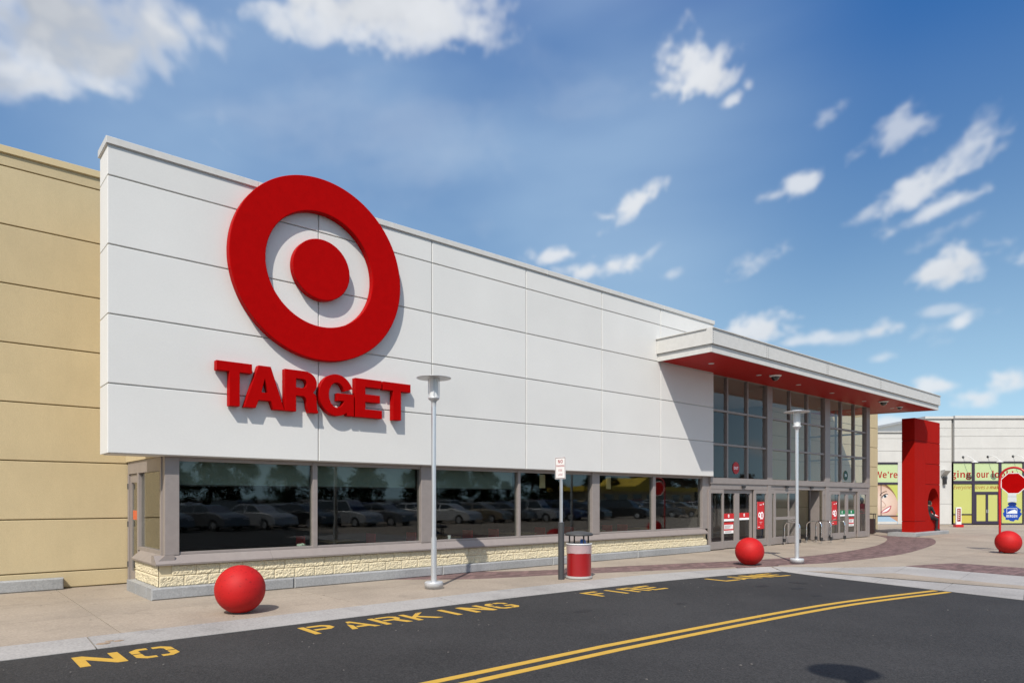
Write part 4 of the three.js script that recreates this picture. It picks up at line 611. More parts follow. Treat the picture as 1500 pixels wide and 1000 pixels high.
// ------------------------------------------------------------------ people
function person(name, label, pos, turn, J, bones, cell, half) {
  // J: joints [x, y, z, radius]; bones: [a, b, colour index]; colours
  const o = thing(name, label, 'person', pos, turn);
  const n = Math.round(2 * half / cell), mc = new MarchingCubes(n, std({}), false, false, 60000); mc.isolation = 0;
  const B = bones.map(([a, b, c]) => ({ a: J[a], b: J[b], c }));
  const cyy = half; // cube spans y 0..2*half
  const dist = (x, y, z, q) => { const [ax, ay, az, ra] = q.a, [bx, by, bz, rb] = q.b, dx = bx - ax, dy = by - ay, dz = bz - az, l = dx * dx + dy * dy + dz * dz; const t = l ? clamp(((x - ax) * dx + (y - ay) * dy + (z - az) * dz) / l) : 0; return Math.hypot(x - ax - t * dx, y - ay - t * dy, z - az - t * dz) - (ra + t * (rb - ra)); };
  const K = 0.025, F = new Float32Array(n * n * n).fill(0.3), ix = (v) => v / half * (n / 2) + n / 2, pad = 0.09;
  for (const q of B) {
    const r = Math.max(q.a[3], q.b[3]) + pad, lo = [0, 1, 2].map((m) => Math.max(0, Math.floor(ix(Math.min(q.a[m], q.b[m]) - r - (m === 1 ? cyy : 0))))), hi = [0, 1, 2].map((m) => Math.min(n - 1, Math.ceil(ix(Math.max(q.a[m], q.b[m]) + r - (m === 1 ? cyy : 0)))));
    for (let k = lo[2]; k <= hi[2]; k++) for (let j = lo[1]; j <= hi[1]; j++) for (let i = lo[0]; i <= hi[0]; i++) {
      const t = i + j * n + k * n * n, e = dist(((i - n / 2) / (n / 2)) * half, ((j - n / 2) / (n / 2)) * half + cyy, ((k - n / 2) / (n / 2)) * half, q), d = F[t], h = clamp(0.5 + 0.5 * (e - d) / K); F[t] = e * (1 - h) + d * h - K * h * (1 - h);
    }
  }
  for (let t = 0; t < F.length; t++) mc.field[t] = -F[t];
  mc.update();
  const cnt = mc.count, pa = mc.positionArray.slice(0, cnt * 3), col = new Float32Array(cnt * 3);
  for (let i = 0; i < cnt; i++) {
    const x = pa[i * 3] * half, y = pa[i * 3 + 1] * half + cyy, z = pa[i * 3 + 2] * half; pa[i * 3] = x; pa[i * 3 + 1] = y; pa[i * 3 + 2] = z;
    let best = 9, c = [1, 1, 1]; for (const q of B) { const e = dist(x, y, z, q); if (e < best) { best = e; c = q.c; } } col.set(c, i * 3);
  }
  const g = new THREE.BufferGeometry(); g.setAttribute('position', new THREE.BufferAttribute(pa, 3)); g.setAttribute('normal', new THREE.BufferAttribute(mc.normalArray.slice(0, cnt * 3), 3)); g.setAttribute('color', new THREE.BufferAttribute(col, 3)); g.computeVertexNormals();
  mesh('body', g, std({ vertexColors: true, roughness: 0.8 }), o); return o;
}
{
  const skin = [0.22, 0.12, 0.08], blk = [0.012, 0.012, 0.014], hair = [0.008, 0.007, 0.007], red = [0.5, 0.02, 0.02], tan = [0.18, 0.1, 0.06], wht = [0.5, 0.52, 0.56], shoe = [0.02, 0.02, 0.02], jean = [0.03, 0.04, 0.08];
  const hand = (J, bones, k, w, dx, dy, dz, c) => { for (let f = 0; f < 5; f++) { const s = (f - 2) * 0.017, th = f === 4; J[`${k}f${f}a`] = [w[0] + dx * 0.06 + s * dz, w[1] + dy * 0.06, w[2] + dz * 0.06 + s * dx + (th ? 0.01 : 0), 0.011]; J[`${k}f${f}b`] = [w[0] + dx * (th ? 0.1 : 0.14 + 0.01 * (2 - Math.abs(f - 1.5))) + s * 1.3 * dz, w[1] + dy * (th ? 0.09 : 0.15), w[2] + dz * 0.13 + s * 1.4 * dx + (th ? 0.03 : 0), 0.009]; bones.push([`${k}f${f}a`, `${k}f${f}b`, c]); } };
  const head = (J, bones, x, y, z, fx, fz, sk) => { // face looks towards (fx, fz)
    J.hd = [x, y, z, 0.085]; J.hj = [x + fx * 0.03, y - 0.06, z + fz * 0.03, 0.066]; J.hh = [x - fx * 0.03, y + 0.045, z - fz * 0.03, 0.088]; J.hh2 = [x - fx * 0.045, y - 0.02, z - fz * 0.045, 0.075]; J.ns = [x + fx * 0.085, y - 0.01, z + fz * 0.085, 0.012]; J.ns2 = [x + fx * 0.095, y - 0.03, z + fz * 0.095, 0.014]; J.mo = [x + fx * 0.08 - fz * 0.02, y - 0.07, z + fz * 0.08 + fx * 0.02, 0.011]; J.mo2 = [x + fx * 0.08 + fz * 0.02, y - 0.07, z + fz * 0.08 - fx * 0.02, 0.011];
    for (const s of [-1, 1]) { J['ear' + s] = [x - s * fz * 0.088, y - 0.01, z + s * fx * 0.088, 0.018]; bones.push(['ear' + s, 'ear' + s, sk]); J['eye' + s] = [x + fx * 0.079 - s * fz * 0.032, y + 0.012, z + fz * 0.079 + s * fx * 0.032, 0.01]; bones.push(['eye' + s, 'eye' + s, hair]); }
    bones.push(['hd', 'hj', sk], ['hh', 'hh2', hair], ['ns', 'ns2', sk], ['mo', 'mo2', [0.2, 0.06, 0.05]]);
  };
  { // sitting in the round opening, feet on the ground, bent over a sheet of paper
    const J = { pel: [-0.09, 0.70, -0.05, 0.15], pel2: [0.09, 0.70, -0.05, 0.15], waist: [0, 0.86, -0.13, 0.135], chest: [0, 1.05, -0.14, 0.155], shl: [-0.18, 1.13, -0.1, 0.07], shr: [0.18, 1.13, -0.1, 0.07], nk: [0, 1.21, -0.06, 0.055], ell: [-0.25, 0.9, 0.0, 0.05], elr: [0.25, 0.9, 0.0, 0.05], wrl: [-0.1, 0.8, 0.2, 0.035], wrr: [0.12, 0.8, 0.22, 0.035], kl: [-0.11, 0.56, 0.36, 0.075], kr: [0.11, 0.57, 0.38, 0.075], al: [-0.11, 0.1, 0.34, 0.05], ar: [0.12, 0.1, 0.4, 0.05], tl: [-0.12, 0.042, 0.52, 0.04], tr: [0.14, 0.042, 0.58, 0.04], hl: [-0.11, 0.045, 0.31, 0.042], hr: [0.12, 0.045, 0.37, 0.042], nh: [0, 1.27, -0.02, 0.058] };
    const b = [['pel', 'pel2', blk], ['pel', 'waist', blk], ['pel2', 'waist', blk], ['waist', 'chest', blk], ['chest', 'shl', blk], ['chest', 'shr', blk], ['chest', 'nk', blk], ['nk', 'nh', skin], ['shl', 'ell', blk], ['ell', 'wrl', blk], ['shr', 'elr', blk], ['elr', 'wrr', blk], ['pel', 'kl', blk], ['kl', 'al', blk], ['pel2', 'kr', blk], ['kr', 'ar', blk], ['hl', 'tl', shoe], ['hr', 'tr', shoe], ['al', 'hl', shoe], ['ar', 'hr', shoe]];
    head(J, b, 0, 1.35, 0.03, 0, 1, skin); hand(J, b, 'l', J.wrl, 0.5, -0.2, 0.7, skin); hand(J, b, 'r', J.wrr, -0.1, -0.2, 0.9, skin);
    const J2 = {}; for (const k in J) J2[k] = [J[k][0], J[k][1], J[k][2], J[k][3]];
    person('seated_person', 'person in black clothes sitting in the round opening of the red pylon', [37.38, 0.152, 0.86], 1.2, J2, b, 0.019, 0.9);
    const pp = thing('paper_sheet', 'white paper held by the person sitting in the pylon', 'paper', [37.38 + 0.38 * Math.sin(1.2), 0.93, 0.86 + 0.38 * Math.cos(1.2)], 1.2); const g = box(-0.12, 0.12, 0, 0.006, -0.1, 0.1); part(pp, 'page', g, M.white2); pp.rotation.x = 0.5;
  }
  const stand = (name, label, pos, turn, top, leg, sk) => {
    const J = { pl: [-0.09, 0.93, 0, 0.12], pr: [0.09, 0.93, 0, 0.12], w: [0, 1.1, 0, 0.14], c: [0, 1.32, 0, 0.155], sl: [-0.19, 1.42, 0, 0.07], sr: [0.19, 1.42, 0, 0.07], n: [0, 1.5, 0, 0.055], nh: [0, 1.58, 0.01, 0.055], el: [-0.26, 1.14, 0.03, 0.05], er: [0.26, 1.14, 0.03, 0.05], wl: [-0.14, 1.06, 0.24, 0.036], wr: [0.22, 0.92, 0.16, 0.036], kl: [-0.1, 0.5, 0.03, 0.07], kr: [0.11, 0.5, 0.05, 0.07], al: [-0.1, 0.1, -0.02, 0.048], ar: [0.13, 0.1, 0.03, 0.048], hl: [-0.1, 0.045, -0.04, 0.042], hr: [0.13, 0.045, 0.01, 0.042], tl: [-0.12, 0.042, 0.16, 0.04], tr: [0.16, 0.042, 0.21, 0.04], ml: [-0.23, 1.26, 0.02, 0.056], mr: [0.23, 1.26, 0.02, 0.056] };
    const b = [['pl', 'pr', leg], ['pl', 'w', top], ['pr', 'w', top], ['w', 'c', top], ['c', 'sl', top], ['c', 'sr', top], ['c', 'n', top], ['n', 'nh', sk], ['sl', 'ml', top], ['ml', 'el', sk], ['sr', 'mr', top], ['mr', 'er', sk], ['el', 'wl', sk], ['er', 'wr', sk], ['pl', 'kl', leg], ['kl', 'al', leg], ['pr', 'kr', leg], ['kr', 'ar', leg], ['hl', 'tl', shoe], ['hr', 'tr', shoe], ['al', 'hl', shoe], ['ar', 'hr', shoe]];
    head(J, b, 0, 1.66, 0.02, 0, 1, sk); hand(J, b, 'l', J.wl, 0.5, 0, 0.7, sk); hand(J, b, 'r', J.wr, 0.1, -0.6, 0.4, sk);
    return person(name, label, pos, turn, J, b, 0.02, 0.95);
  };
  stand('standing_person', 'person in a red shirt standing by the yellow wall, seen through the entrance glass', [36.05, -0.004, -1.78], -0.5, red, tan, [0.09, 0.045, 0.03]);
  stand('walking_person', 'person in a white shirt inside behind the swing door', [25.75, 0.012, -1.6], 0.5, wht, jean, skin);
}

// ------------------------------------------------------------------ the building across the plaza, its front square to the view
{
  const D = 46, o = EYE.clone().addScaledVector(FWD, D); o.y = 0;
  const b = thing('neighbour_shop', 'cream shop building across the plaza with lime green printed windows', 'building', [o.x, 0, o.z], -Math.atan2(RGT.z, RGT.x));
  const U = (px) => (px - 750) / 1000 * D, Y = (py) => 1.7 + (731 - py) / 1000 * D;
  const cream = std({ color: lin(0.64, 0.628, 0.595), map: stuccoMap, roughness: 0.9 }), creamG = std({ color: lin(0.62, 0.6, 0.55), roughness: 0.95 });
  const field = (nm, x0, x1, ys, z, d) => { const w = sub(b, nm); part(w, 'wall_core', box(U(x0) + 0.02, U(x1) - 0.02, Y(ys[0]), Y(ys[ys.length - 1]), -8, z - 0.05), creamG); for (let i = 0; i < ys.length - 1; i++) part(w, 'panel', box(U(x0), U(x1), Y(ys[i]) + 0.009, Y(ys[i + 1]) - 0.009, z - 0.05, z, 0.006), cream); return w; };
  field('wall', 1180, 1358, [676.5, 659.6, 641, 632], -0.6); field('wall', 1359, 1396, [768, 738, 676, 657, 639, 627, 613], -0.1); field('wall', 1397.5, 1640, [676, 657, 639, 627, 613], 0.1);
  part(b, 'coping', [box(U(1356), U(1398), Y(613), Y(609.5), -8.1, 0.0), box(U(1397), U(1642), Y(613), Y(609), -8.1, 0.2)], cream);
  part(b, 'coping', box(U(1178), U(1359), Y(632), Y(630.5), -8, -0.5), cream);
  part(b, 'wall_base', [box(U(1180), U(1322), 0, Y(768.5) + 0.2, -0.9, -0.6), box(U(1323), U(1359), 0, Y(676.5), -0.9, -0.6), box(U(1180), U(1284), Y(768.5) + 0.21, Y(676.5), -0.9, -0.6), box(U(1500), U(1640), 0, Y(676), -0.3, 0.1)], cream);
  part(b, 'shop_inside', [box(U(1284), U(1323), 0.1, Y(677), -1.6, -1.5), box(U(1397), U(1500), 0, Y(677), -1.6, -1.5)], M.interior);
  // one print runs across the panes
  const lime = (x, w, h, top) => { const g = x.createLinearGradient(0, 0, w, 0); x.fillStyle = top; x.fillRect(0, 0, w, h); };
  const pane = (x0, x1, y0, y1, z, draw, res = 28) => {
    const w = U(x1) - U(x0), h = Y(y0) - Y(y1), c = sub(b, 'printed_window'), K = res / 1, cw = Math.max(32, Math.round((x1 - x0) * K)), chh = Math.max(32, Math.round((y1 - y0) * K));
    const t = canvas(cw, chh, (x) => { x.scale(cw / (x1 - x0), chh / (y1 - y0)); x.translate(-x0, -y0); draw(x); });
    const p = part(c, 'pane', sheet(w, h, 0), phy({ map: t, color: lin(0.8, 0.8, 0.8), roughness: 0.25, clearcoat: 0.3, clearcoatRoughness: 0.05 })); p.position.set((U(x0) + U(x1)) / 2, (Y(y0) + Y(y1)) / 2, z);
    part(c, 'backing', box(U(x0), U(x1), Y(y1), Y(y0), z - 0.03, z - 0.004), M.trim);
  };
  const words = (x) => { x.fillStyle = '#cbdca6'; x.fillRect(1270, 670, 240, 40); x.fillStyle = '#b01c12'; x.font = 'bold 12.5px sans-serif'; const T = (s, a, w) => { x.save(); x.translate(a, 699); const m = x.measureText(s).width; x.scale(w / m, 1.08); x.fillText(s, 0, 0); x.restore(); }; T("We're", 1288.5, 35); T('changing', 1359, 64); T('our', 1430, 19); T('look!', 1452.5, 33); };
  const line2 = (x) => { x.fillStyle = '#cdd07a'; x.fillRect(1390, 700, 120, 75); x.fillStyle = '#a04a12'; x.font = 'italic 7px sans-serif'; const T = (s, a, w, f) => { x.save(); x.font = f || x.font; x.translate(a, 715.5); const m = x.measureText(s).width; x.scale(w / m, 1.05); x.fillText(s, 0, 0); x.restore(); }; T('Everyone', 1396.5, 26); T('loves a', 1428, 20); T('makeover', 1449.5, 31, 'italic bold 7px sans-serif'); };
  const face = (x) => {
    x.fillStyle = '#c9d06a'; x.fillRect(1280, 705, 50, 70);
    x.save(); x.translate(1299, 737); x.rotate(-0.55); const blob = (cx, cy, rx, ry, rot, c) => { x.fillStyle = c; x.beginPath(); x.ellipse(cx, cy, rx, ry, rot, 0, 7); x.fill(); };
    blob(-3, -4, 27, 33, 0, '#8a6748'); blob(-6, -10, 25, 30, 0.2, '#a98660');
    const sg = x.createRadialGradient(4, -2, 3, 0, 0, 32); sg.addColorStop(0, '#efd9cb'); sg.addColorStop(0.6, '#dfc0ad'); sg.addColorStop(1, '#c49a84'); blob(1, 1, 22, 28, 0, sg);
    for (const [ex, ey] of [[-9, -5], [10, -6]]) { blob(ex, ey - 0.6, 5.2, 2.8, 0, '#8f6a58'); blob(ex, ey, 4.6, 2.1, 0, '#f3efec'); blob(ex, ey, 2.1, 2.1, 0, '#4a6472'); blob(ex, ey, 1.1, 1.1, 0, '#14181c'); x.strokeStyle = '#2a1a14'; x.lineWidth = 0.8; x.beginPath(); x.ellipse(ex, ey + 0.2, 5, 2.6, 0, Math.PI * 1.03, Math.PI * 1.97); x.stroke(); x.strokeStyle = '#7a5a44'; x.lineWidth = 1.3; x.beginPath(); x.ellipse(ex, ey - 3.6, 6.4, 2.8, 0, Math.PI * 1.12, Math.PI * 1.88); x.stroke(); }
    x.strokeStyle = '#c79f8c'; x.lineWidth = 0.9; x.beginPath(); x.moveTo(2.4, -3); x.quadraticCurveTo(4.6, 4, 3.6, 6); x.quadraticCurveTo(0.6, 8, -2.6, 6); x.stroke();
    x.fillStyle = '#b8485a'; x.beginPath(); x.moveTo(-9, 11); x.quadraticCurveTo(1, 8.6, 11, 10.4); x.quadraticCurveTo(3, 21.5, -9, 11); x.fill(); x.fillStyle = '#fbf8f5'; x.beginPath(); x.moveTo(-7, 11.6); x.quadraticCurveTo(1, 10.2, 9, 11.2); x.quadraticCurveTo(2, 17.2, -7, 11.6); x.fill();
    x.restore();
  };
  const blue = (x) => { x.fillStyle = '#a9c6dd'; x.fillRect(1280, 750, 50, 25); x.fillStyle = '#c99a78'; x.beginPath(); x.moveTo(1308, 755); x.lineTo(1324, 755); x.lineTo(1324, 765); x.closePath(); x.fill(); };
  const paint = (x) => { line2(x); x.fillStyle = '#1b49ad'; x.beginPath(); for (let k = 0; k < 40; k++) { const a = k / 40 * Math.PI * 2, q = 1 + 0.07 * Math.sin(a * 9) + 0.05 * Math.sin(a * 14 + 1); x.lineTo(1483 + Math.cos(a) * 13.2 * q, 751.5 + Math.sin(a) * 11.5 * q); } x.fill(); x.fillStyle = '#12307a'; x.beginPath(); x.ellipse(1483, 738, 6.5, 3, 0, 0, 7); x.fill(); x.fillStyle = '#d5d8da'; x.beginPath(); x.moveTo(1476.5, 722); x.lineTo(1489, 722); x.lineTo(1489.5, 735); x.lineTo(1476, 735); x.fill(); x.beginPath(); x.ellipse(1482.7, 722, 6.3, 2, 0, 0, 7); x.fill(); x.fillStyle = '#8d9296'; x.fillRect(1476.3, 727, 13, 0.5); x.fillStyle = '#eef2f6'; x.strokeStyle = '#eef2f6'; x.lineWidth = 0.7; x.strokeRect(1475, 744.5, 15, 7); x.beginPath(); x.moveTo(1475, 751); x.lineTo(1480, 748); x.lineTo(1483, 747); x.lineTo(1487, 746); x.lineTo(1490, 749); x.lineTo(1490, 751.5); x.fill(); x.font = 'bold 5.5px sans-serif'; x.fillText('BERGEN', 1474.2, 757.6, 16.5); };
  pane(1286, 1323, 679, 706, -0.62, words); pane(1286, 1298, 709, 755, -0.62, face, 3); pane(1298.5, 1323, 709, 755, -0.62, face, 3); pane(1286, 1323, 756, 768, -0.62, blue);
  pane(1397, 1423.5, 678, 704, 0.03, words); pane(1427.6, 1462.6, 678, 704, 0.03, words); pane(1466.8, 1497.5, 678, 704, 0.03, words);
  pane(1397, 1423.5, 708.6, 752.5, 0.03, line2); pane(1397, 1423.5, 753.5, 766, 0.03, (x) => { x.fillStyle = '#cfc25c'; x.fillRect(1390, 750, 50, 20); });
  pane(1427.6, 1462.6, 708.6, 720, 0.03, line2); pane(1430, 1443.5, 724, 763, 0.05, (x) => { x.fillStyle = '#cfcb72'; x.fillRect(1420, 720, 60, 60); }, 8); pane(1447, 1461, 724, 763, 0.05, (x) => { x.fillStyle = '#cbcd7c'; x.fillRect(1420, 720, 60, 60); }, 8);
  pane(1466.8, 1497.5, 708.6, 766, 0.03, paint);
  const fr = sub(b, 'window_frame'), bar = (x0, x1, y0, y1, z = 0.0) => part(fr, 'bar', box(U(x0), U(x1), Y(y1), Y(y0), z, z + 0.09, 0.006), M.trim);
  bar(1285, 1323, 677, 679, -0.66); bar(1285, 1323, 706, 709, -0.66); bar(1285, 1323, 755, 756, -0.66); bar(1285, 1323, 768, 769, -0.66); bar(1298, 1298.5, 709, 755, -0.66);
  bar(1397, 1499, 676.2, 678); bar(1397, 1499, 704, 708.5); bar(1423.6, 1427.5, 678.1, 703.9); bar(1462.7, 1466.7, 678.1, 703.9); bar(1423.6, 1427.5, 708.6, 767); bar(1462.7, 1466.7, 708.6, 767); bar(1397, 1423.5, 766, 768); bar(1467, 1497.4, 766, 768); bar(1397, 1423.5, 752.4, 753.6); bar(1497.5, 1499, 678.1, 767); bar(1427.6, 1462.6, 720, 724);
  const dr = sub(b, 'shop_door'); part(dr, 'door_frame', [box(U(1427.7), U(1430), Y(767), Y(724), 0.02, 0.08), box(U(1443.5), U(1447), Y(767), Y(724), 0.02, 0.08), box(U(1461), U(1462.6), Y(767), Y(724), 0.02, 0.08), box(U(1430), U(1443.5), Y(767), Y(763), 0.02, 0.08), box(U(1447), U(1461), Y(767), Y(763), 0.02, 0.08)], M.trim); part(dr, 'handle', [box(U(1444), U(1444.7), Y(751), Y(746), 0.085, 0.13), box(U(1446), U(1446.7), Y(751), Y(746), 0.085, 0.13)], M.steel);
  b.updateMatrixWorld(true);
  const onB = (px, py, z) => { const v = V3(U(px), Y(py), z).applyMatrix4(b.matrixWorld); return [v.x, v.y, v.z]; };
  const gl = thing('gooseneck_lamp', 'gooseneck lamp with white shade above the lime shop windows', 'lamp', onB(1410, 669.5, 0.1), b.rotation.y, 'gooseneck lamps over the neighbour shop windows');
  { const m = new THREE.SphereGeometry(0.085, 18, 12); m.scale(1, 1, 0.6); part(gl, 'mount', m, M.black); part(gl, 'arm', tube([[0, 0, 0], [0.04, 0.04, 0.3], [0.14, -0.08, 0.6], [0.28, -0.3, 0.75]], 0.018, 24, 8), M.white2); part(gl, 'shade', (() => { const g = lathe([[0.03, 0.08], [0.06, 0.05], [0.19, -0.02], [0.2, -0.04]], 24); g.translate(0.28, -0.36, 0.76); return g; })(), std({ color: lin(0.6, 0.6, 0.58), side: THREE.DoubleSide, roughness: 0.5 })); }
  copy(gl, onB(1446, 669, 0.1), b.rotation.y); copy(gl, onB(1483, 668.3, 0.1), b.rotation.y);
  const wl = thing('wall_lantern', 'black wall lantern under a small cream bracket roof', 'lantern', onB(1384, 700, -0.1), b.rotation.y); part(wl, 'bracket_roof', (() => { const s = new THREE.Shape([[0, 0], [0.5, 0.38], [0.5, 0.46], [0, 0.42]].map((q) => new THREE.Vector2(...q))); const g = new THREE.ExtrudeGeometry(s, { depth: 0.4, bevelEnabled: false }); g.rotateY(-Math.PI / 2); g.translate(0.2, 0.1, 0); return uvm(g); })(), cream); part(wl, 'lantern', box(-0.09, 0.09, -0.42, 0.08, 0.05, 0.25, 0.02), M.black);
  const tt = thing('totem_sign', 'small white and red totem sign in front of the lime windows', 'sign', [48.3, -0.02, -1.0], b.rotation.y);
  part(tt, 'base', box(-0.24, 0.24, 0, 0.16, -0.15, 0.15, 0.01), M.redPaint); part(tt, 'panel', box(-0.16, 0.16, 0.16, 1.22, -0.05, 0.05, 0.01), M.white2);
  const tp = part(tt, 'print', sheet(0.22, 0.8, 0.1), printed(canvas(64, 256, (x, w, h) => { x.fillStyle = '#8a1a1a'; x.fillRect(0, 0, w, h); x.fillStyle = '#eee'; for (let k = 0; k < 6; k++) { x.fillRect(14, 24 + k * 36, 36, 8); x.fillRect(14, 24 + k * 36, 8, 22); } }))); tp.position.set(0, 0.75, 0.003);
}
{ // dark bin by the yellow wall
  const t = thing('dark_litter_bin', 'dark brown square litter bin with open frame top by the yellow wall', 'bin', [35.3, 0, -1.15], 0.2);
  part(t, 'body', box(-0.26, 0.26, 0.03, 0.74, -0.26, 0.26, 0.02), std({ color: lin(0.03, 0.012, 0.011), roughness: 0.6 })); for (const [a, c] of [[-1, -1], [1, -1], [-1, 1], [1, 1]]) part(t, 'post', box(a * 0.24 - 0.015, a * 0.24 + 0.015, 0.74, 0.96, c * 0.24 - 0.015, c * 0.24 + 0.015), M.black); part(t, 'lid', box(-0.29, 0.29, 0.96, 1.0, -0.29, 0.29, 0.01), M.black);
}

// ------------------------------------------------------------------ what the shop windows mirror: the parking lot behind the camera
{
  const side = (pts) => new THREE.Shape(pts.map((q) => new THREE.Vector2(...q)));
  const tyreG = (() => { const g = new THREE.CylinderGeometry(0.315, 0.315, 0.2, 26); g.rotateX(Math.PI / 2); return g; })(), rimG = (() => { const g = new THREE.CylinderGeometry(0.2, 0.2, 0.21, 20); g.rotateX(Math.PI / 2); return g; })();
  const carBody = (suv) => {
    const roof = suv ? 1.68 : 1.43, s = new THREE.Shape(); s.moveTo(-2.25, 0.32); s.lineTo(-2.28, 0.72); s.quadraticCurveTo(-2.2, 0.92, -1.9, 0.96); if (suv) { s.lineTo(-2.1, 1.0); } s.lineTo(1.0, 0.98); s.quadraticCurveTo(1.9, 0.9, 2.2, 0.7); s.lineTo(2.28, 0.35); s.lineTo(1.78, 0.28); s.absarc(1.4, 0.3, 0.38, 0, Math.PI, false); s.lineTo(-1.02, 0.25); s.absarc(-1.4, 0.3, 0.38, 0, Math.PI, false); s.lineTo(-2.25, 0.32);
    const g = new THREE.ExtrudeGeometry(s, { depth: 1.56, bevelEnabled: true, bevelSize: 0.05, bevelThickness: 0.1, bevelSegments: 3, curveSegments: 10 }); g.translate(0, 0, -0.78);
    const c = suv ? [[-2.1, 0.97], [-1.95, roof - 0.05], [-1.7, roof], [0.3, roof], [0.55, roof - 0.08], [1.15, 0.97]] : [[-1.7, 0.95], [-1.15, roof - 0.06], [-0.8, roof], [0.1, roof], [0.4, roof - 0.07], [1.2, 0.95]];
    const taper = (h, k) => { const p = h.attributes.position; for (let i = 0; i < p.count; i++) { const t = clamp((p.getY(i) - 0.95) / 0.5); p.setZ(i, p.getZ(i) * (1 - k * t)); } h.computeVertexNormals(); return h; };
    const cab = new THREE.ExtrudeGeometry(side(c), { depth: 1.42, bevelEnabled: false }); cab.translate(0, 0, -0.71);
    const top = new THREE.ExtrudeGeometry(side(suv ? [[-1.98, roof - 0.08], [-1.75, roof + 0.01], [0.3, roof + 0.01], [0.55, roof - 0.07]] : [[-1.12, roof - 0.07], [-0.8, roof + 0.01], [0.1, roof + 0.01], [0.4, roof - 0.06]]), { depth: 1.44, bevelEnabled: false }); top.translate(0, 0, -0.72);
    const pil = (x0, y0, x1, y1) => { const q = new THREE.ExtrudeGeometry(side([[x0 - 0.05, y0], [x0 + 0.05, y0], [x1 + 0.04, y1], [x1 - 0.04, y1]]), { depth: 1.435, bevelEnabled: false }); q.translate(0, 0, -0.7175); return q; };
    return { body: merge([clean(g), taper(clean(top), 0.14), taper(clean(pil(-0.35, 0.96, -0.3, roof)), 0.14), taper(clean(pil(c[0][0] + 0.06, 0.96, c[1][0] + 0.06, c[1][1])), 0.14), taper(clean(pil(c[5][0] - 0.06, 0.96, c[4][0] - 0.02, c[4][1])), 0.14)]), glass: taper(clean(cab), 0.14) };
  };
  const kinds = [carBody(false), carBody(true)];
  const paints = [[0.45, 0.46, 0.47, 'silver'], [0.02, 0.02, 0.022, 'black'], [0.65, 0.65, 0.64, 'white'], [0.25, 0.015, 0.015, 'dark red'], [0.03, 0.05, 0.14, 'navy blue'], [0.14, 0.145, 0.15, 'grey'], [0.25, 0.2, 0.13, 'beige']].map(([r, g, b, n]) => [phy({ color: lin(r, g, b), roughness: 0.35, metalness: 0.2, clearcoat: 1, clearcoatRoughness: 0.05 }), n]);
  const cg = phy({ color: lin(0.015, 0.017, 0.018), roughness: 0.04, clearcoat: 1 }), lampM = std({ color: lin(0.7, 0.7, 0.68), roughness: 0.15 }), tailM = std({ color: lin(0.4, 0.01, 0.01), roughness: 0.2 });
  const protos = {};
  const car = (x, z, turn, ki, pi) => {
    const key = ki + '_' + pi, label = `parked ${paints[pi][1]} ${ki ? 'sport utility car' : 'sedan'} in the parking lot behind the camera`;
    const t = thing('parked_car', label, 'car', [x, -0.05, z], turn, `parked ${paints[pi][1]} ${ki ? 'tall cars' : 'sedans'}`);
    if (protos[key]) { protos[key].children.forEach((c) => t.add(c.clone())); return; }
    protos[key] = t;
    part(t, 'body', kinds[ki].body, paints[pi][0]); part(t, 'windows', kinds[ki].glass, cg);
    for (const sx of [-1.4, 1.4]) for (const sz of [-0.76, 0.76]) { const w = mesh('wheel', tyreG, M.black, t); w.position.set(sx, 0.315, sz); mesh('rim', rimG, M.steel, w); }
    for (const s of [-0.62, 0.62]) { const h = part(t, 'headlight', box(2.1, 2.27, 0.58, 0.72, s - 0.2, s + 0.2, 0.03), lampM); part(t, 'tail_light', box(-2.35, -2.2, 0.68, 0.84, s - 0.2, s + 0.2, 0.03), tailM); }
    part(t, 'number_plate', box(-2.36, -2.33, 0.5, 0.62, -0.2, 0.2), M.white2);
  };
  let q = 0;
  for (const [z, x0, x1, turn] of [[27, 4, 58, 1.2], [33, -4, 70, -1.9], [45, 0, 88, 1.2], [51, 4, 96, -1.9]]) for (let x = x0; x < x1; x += 2.75) { q++; if (rnd() < 0.2) continue; car(x + rr(-0.12, 0.12), z + rr(-0.25, 0.25), turn + rr(-0.03, 0.03), rnd() < 0.35 ? 1 : 0, [0, 0, 2, 1, 3, 4, 5, 0, 2, 6, 5][Math.floor(rnd() * 11)]); }
  // trees
  const leafM = phy({ color: lin(0.045, 0.085, 0.02), roughness: 0.8, transmission: 0.25, thickness: 0, side: THREE.DoubleSide }), bark = std({ color: lin(0.1, 0.075, 0.055), roughness: 0.95 });
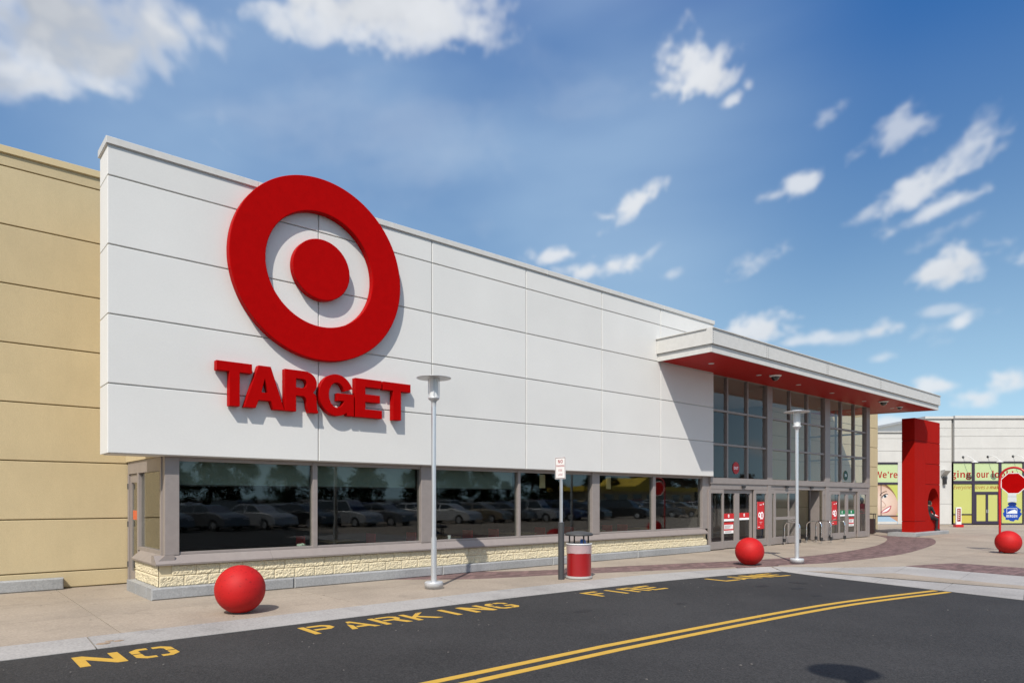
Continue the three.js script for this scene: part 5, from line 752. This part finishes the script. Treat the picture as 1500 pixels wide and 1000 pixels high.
  const treeVar = [0, 1, 2].map((v) => {
    const pos = [], nor = [], H = 8.5, cl = [];
    for (let k = 0; k < 46; k++) { const a = rr(0, 6.28), u = Math.pow(rnd(), 0.6), y = rr(0.12, 0.97), w = Math.sin(Math.PI * Math.pow(clamp((y - 0.04) / 1.0), 0.8)) * 3.5; cl.push([Math.cos(a) * u * w, y * H, Math.sin(a) * u * w, rr(0.6, 1.2)]); }
    for (const [cx, cy, cz, r] of cl) for (let i = 0; i < 95; i++) {
      const d = V3(rr(-1, 1), rr(-0.8, 0.8), rr(-1, 1)).normalize().multiplyScalar(r * Math.pow(rnd(), 0.4)), s = rr(0.1, 0.22), n = V3(rr(-1, 1), rr(-0.2, 1), rr(-1, 1)).normalize(), u = V3(rr(-1, 1), rr(-1, 1), rr(-1, 1)).cross(n).normalize().multiplyScalar(s), w = u.clone().cross(n).multiplyScalar(0.6), c = V3(cx, cy, cz).add(d);
      const A = c.clone().add(u), B = c.clone().add(w), C = c.clone().sub(u), Dd = c.clone().sub(w); for (const p of [A, B, C, A, C, Dd]) { pos.push(p.x, p.y, p.z); nor.push(n.x, n.y, n.z); }
    }
    const g = new THREE.BufferGeometry(); g.setAttribute('position', new THREE.Float32BufferAttribute(pos, 3)); g.setAttribute('normal', new THREE.Float32BufferAttribute(nor, 3));
    const limbs = [tube([[0, 0, 0], [0.05, 1.5, 0.03], [-0.05, 3.5, 0.05], [0.02, 6.6, 0]], 0.15, 12, 8)]; for (let k = 0; k < 7; k++) { const c = cl[k * 4]; limbs.push(tube([[0, 2.2 + k * 0.4, 0], [c[0] * 0.5, (2.4 + k * 0.4 + c[1]) / 2, c[2] * 0.5], [c[0], c[1], c[2]]], 0.05, 8, 6)); }
    limbs.unshift(cyl(0.26, 0.13, 0, 2.6, 0, 0, 12)); return [g, merge(limbs)];
  });
  for (let k = 0; k < 48; k++) {
    const t = thing('leafy_tree', 'leafy green tree in the row behind the parking lot', 'tree', [-14 + k * 3.1 + rr(-1.2, 1.2), -0.05, (k % 2 ? 66 : 60) + rr(-2, 2)], rr(0, 6.28), 'trees behind the parking lot'), v = treeVar[k % 3]; t.scale.setScalar(rr(0.5, 0.9));
    part(t, 'crown', v[0], leafM); part(t, 'trunk', v[1], bark);
  }
  // yellow low building
  const y = thing('yellow_pavilion', 'low yellow shop building beyond the parking lot', 'building', [88, -0.05, 56]);
  part(y, 'wall', box(-14, 14, 0, 3.0, 0, 8), M.yellow[1]); const rs = new THREE.Shape([[-15, 3.0], [15, 3.0], [15, 3.7], [3, 3.8], [0, 5.2], [-3, 3.8], [-15, 3.7]].map((p) => new THREE.Vector2(...p))); const rg = new THREE.ExtrudeGeometry(rs, { depth: 9, bevelEnabled: false }); rg.translate(0, 0, -0.8); part(y, 'roof', uvm(rg), std({ color: lin(0.6, 0.42, 0.03), roughness: 0.7 }));
  for (let k = 0; k < 8; k++) part(y, 'window', box(-13 + k * 3.4, -11 + k * 3.4, 0.6, 2.5, -0.04, 0.02), cg);
}

scene.traverse((o) => { if (o.isMesh) { o.castShadow = true; o.receiveShadow = true; } });
renderer.render(scene, camera);
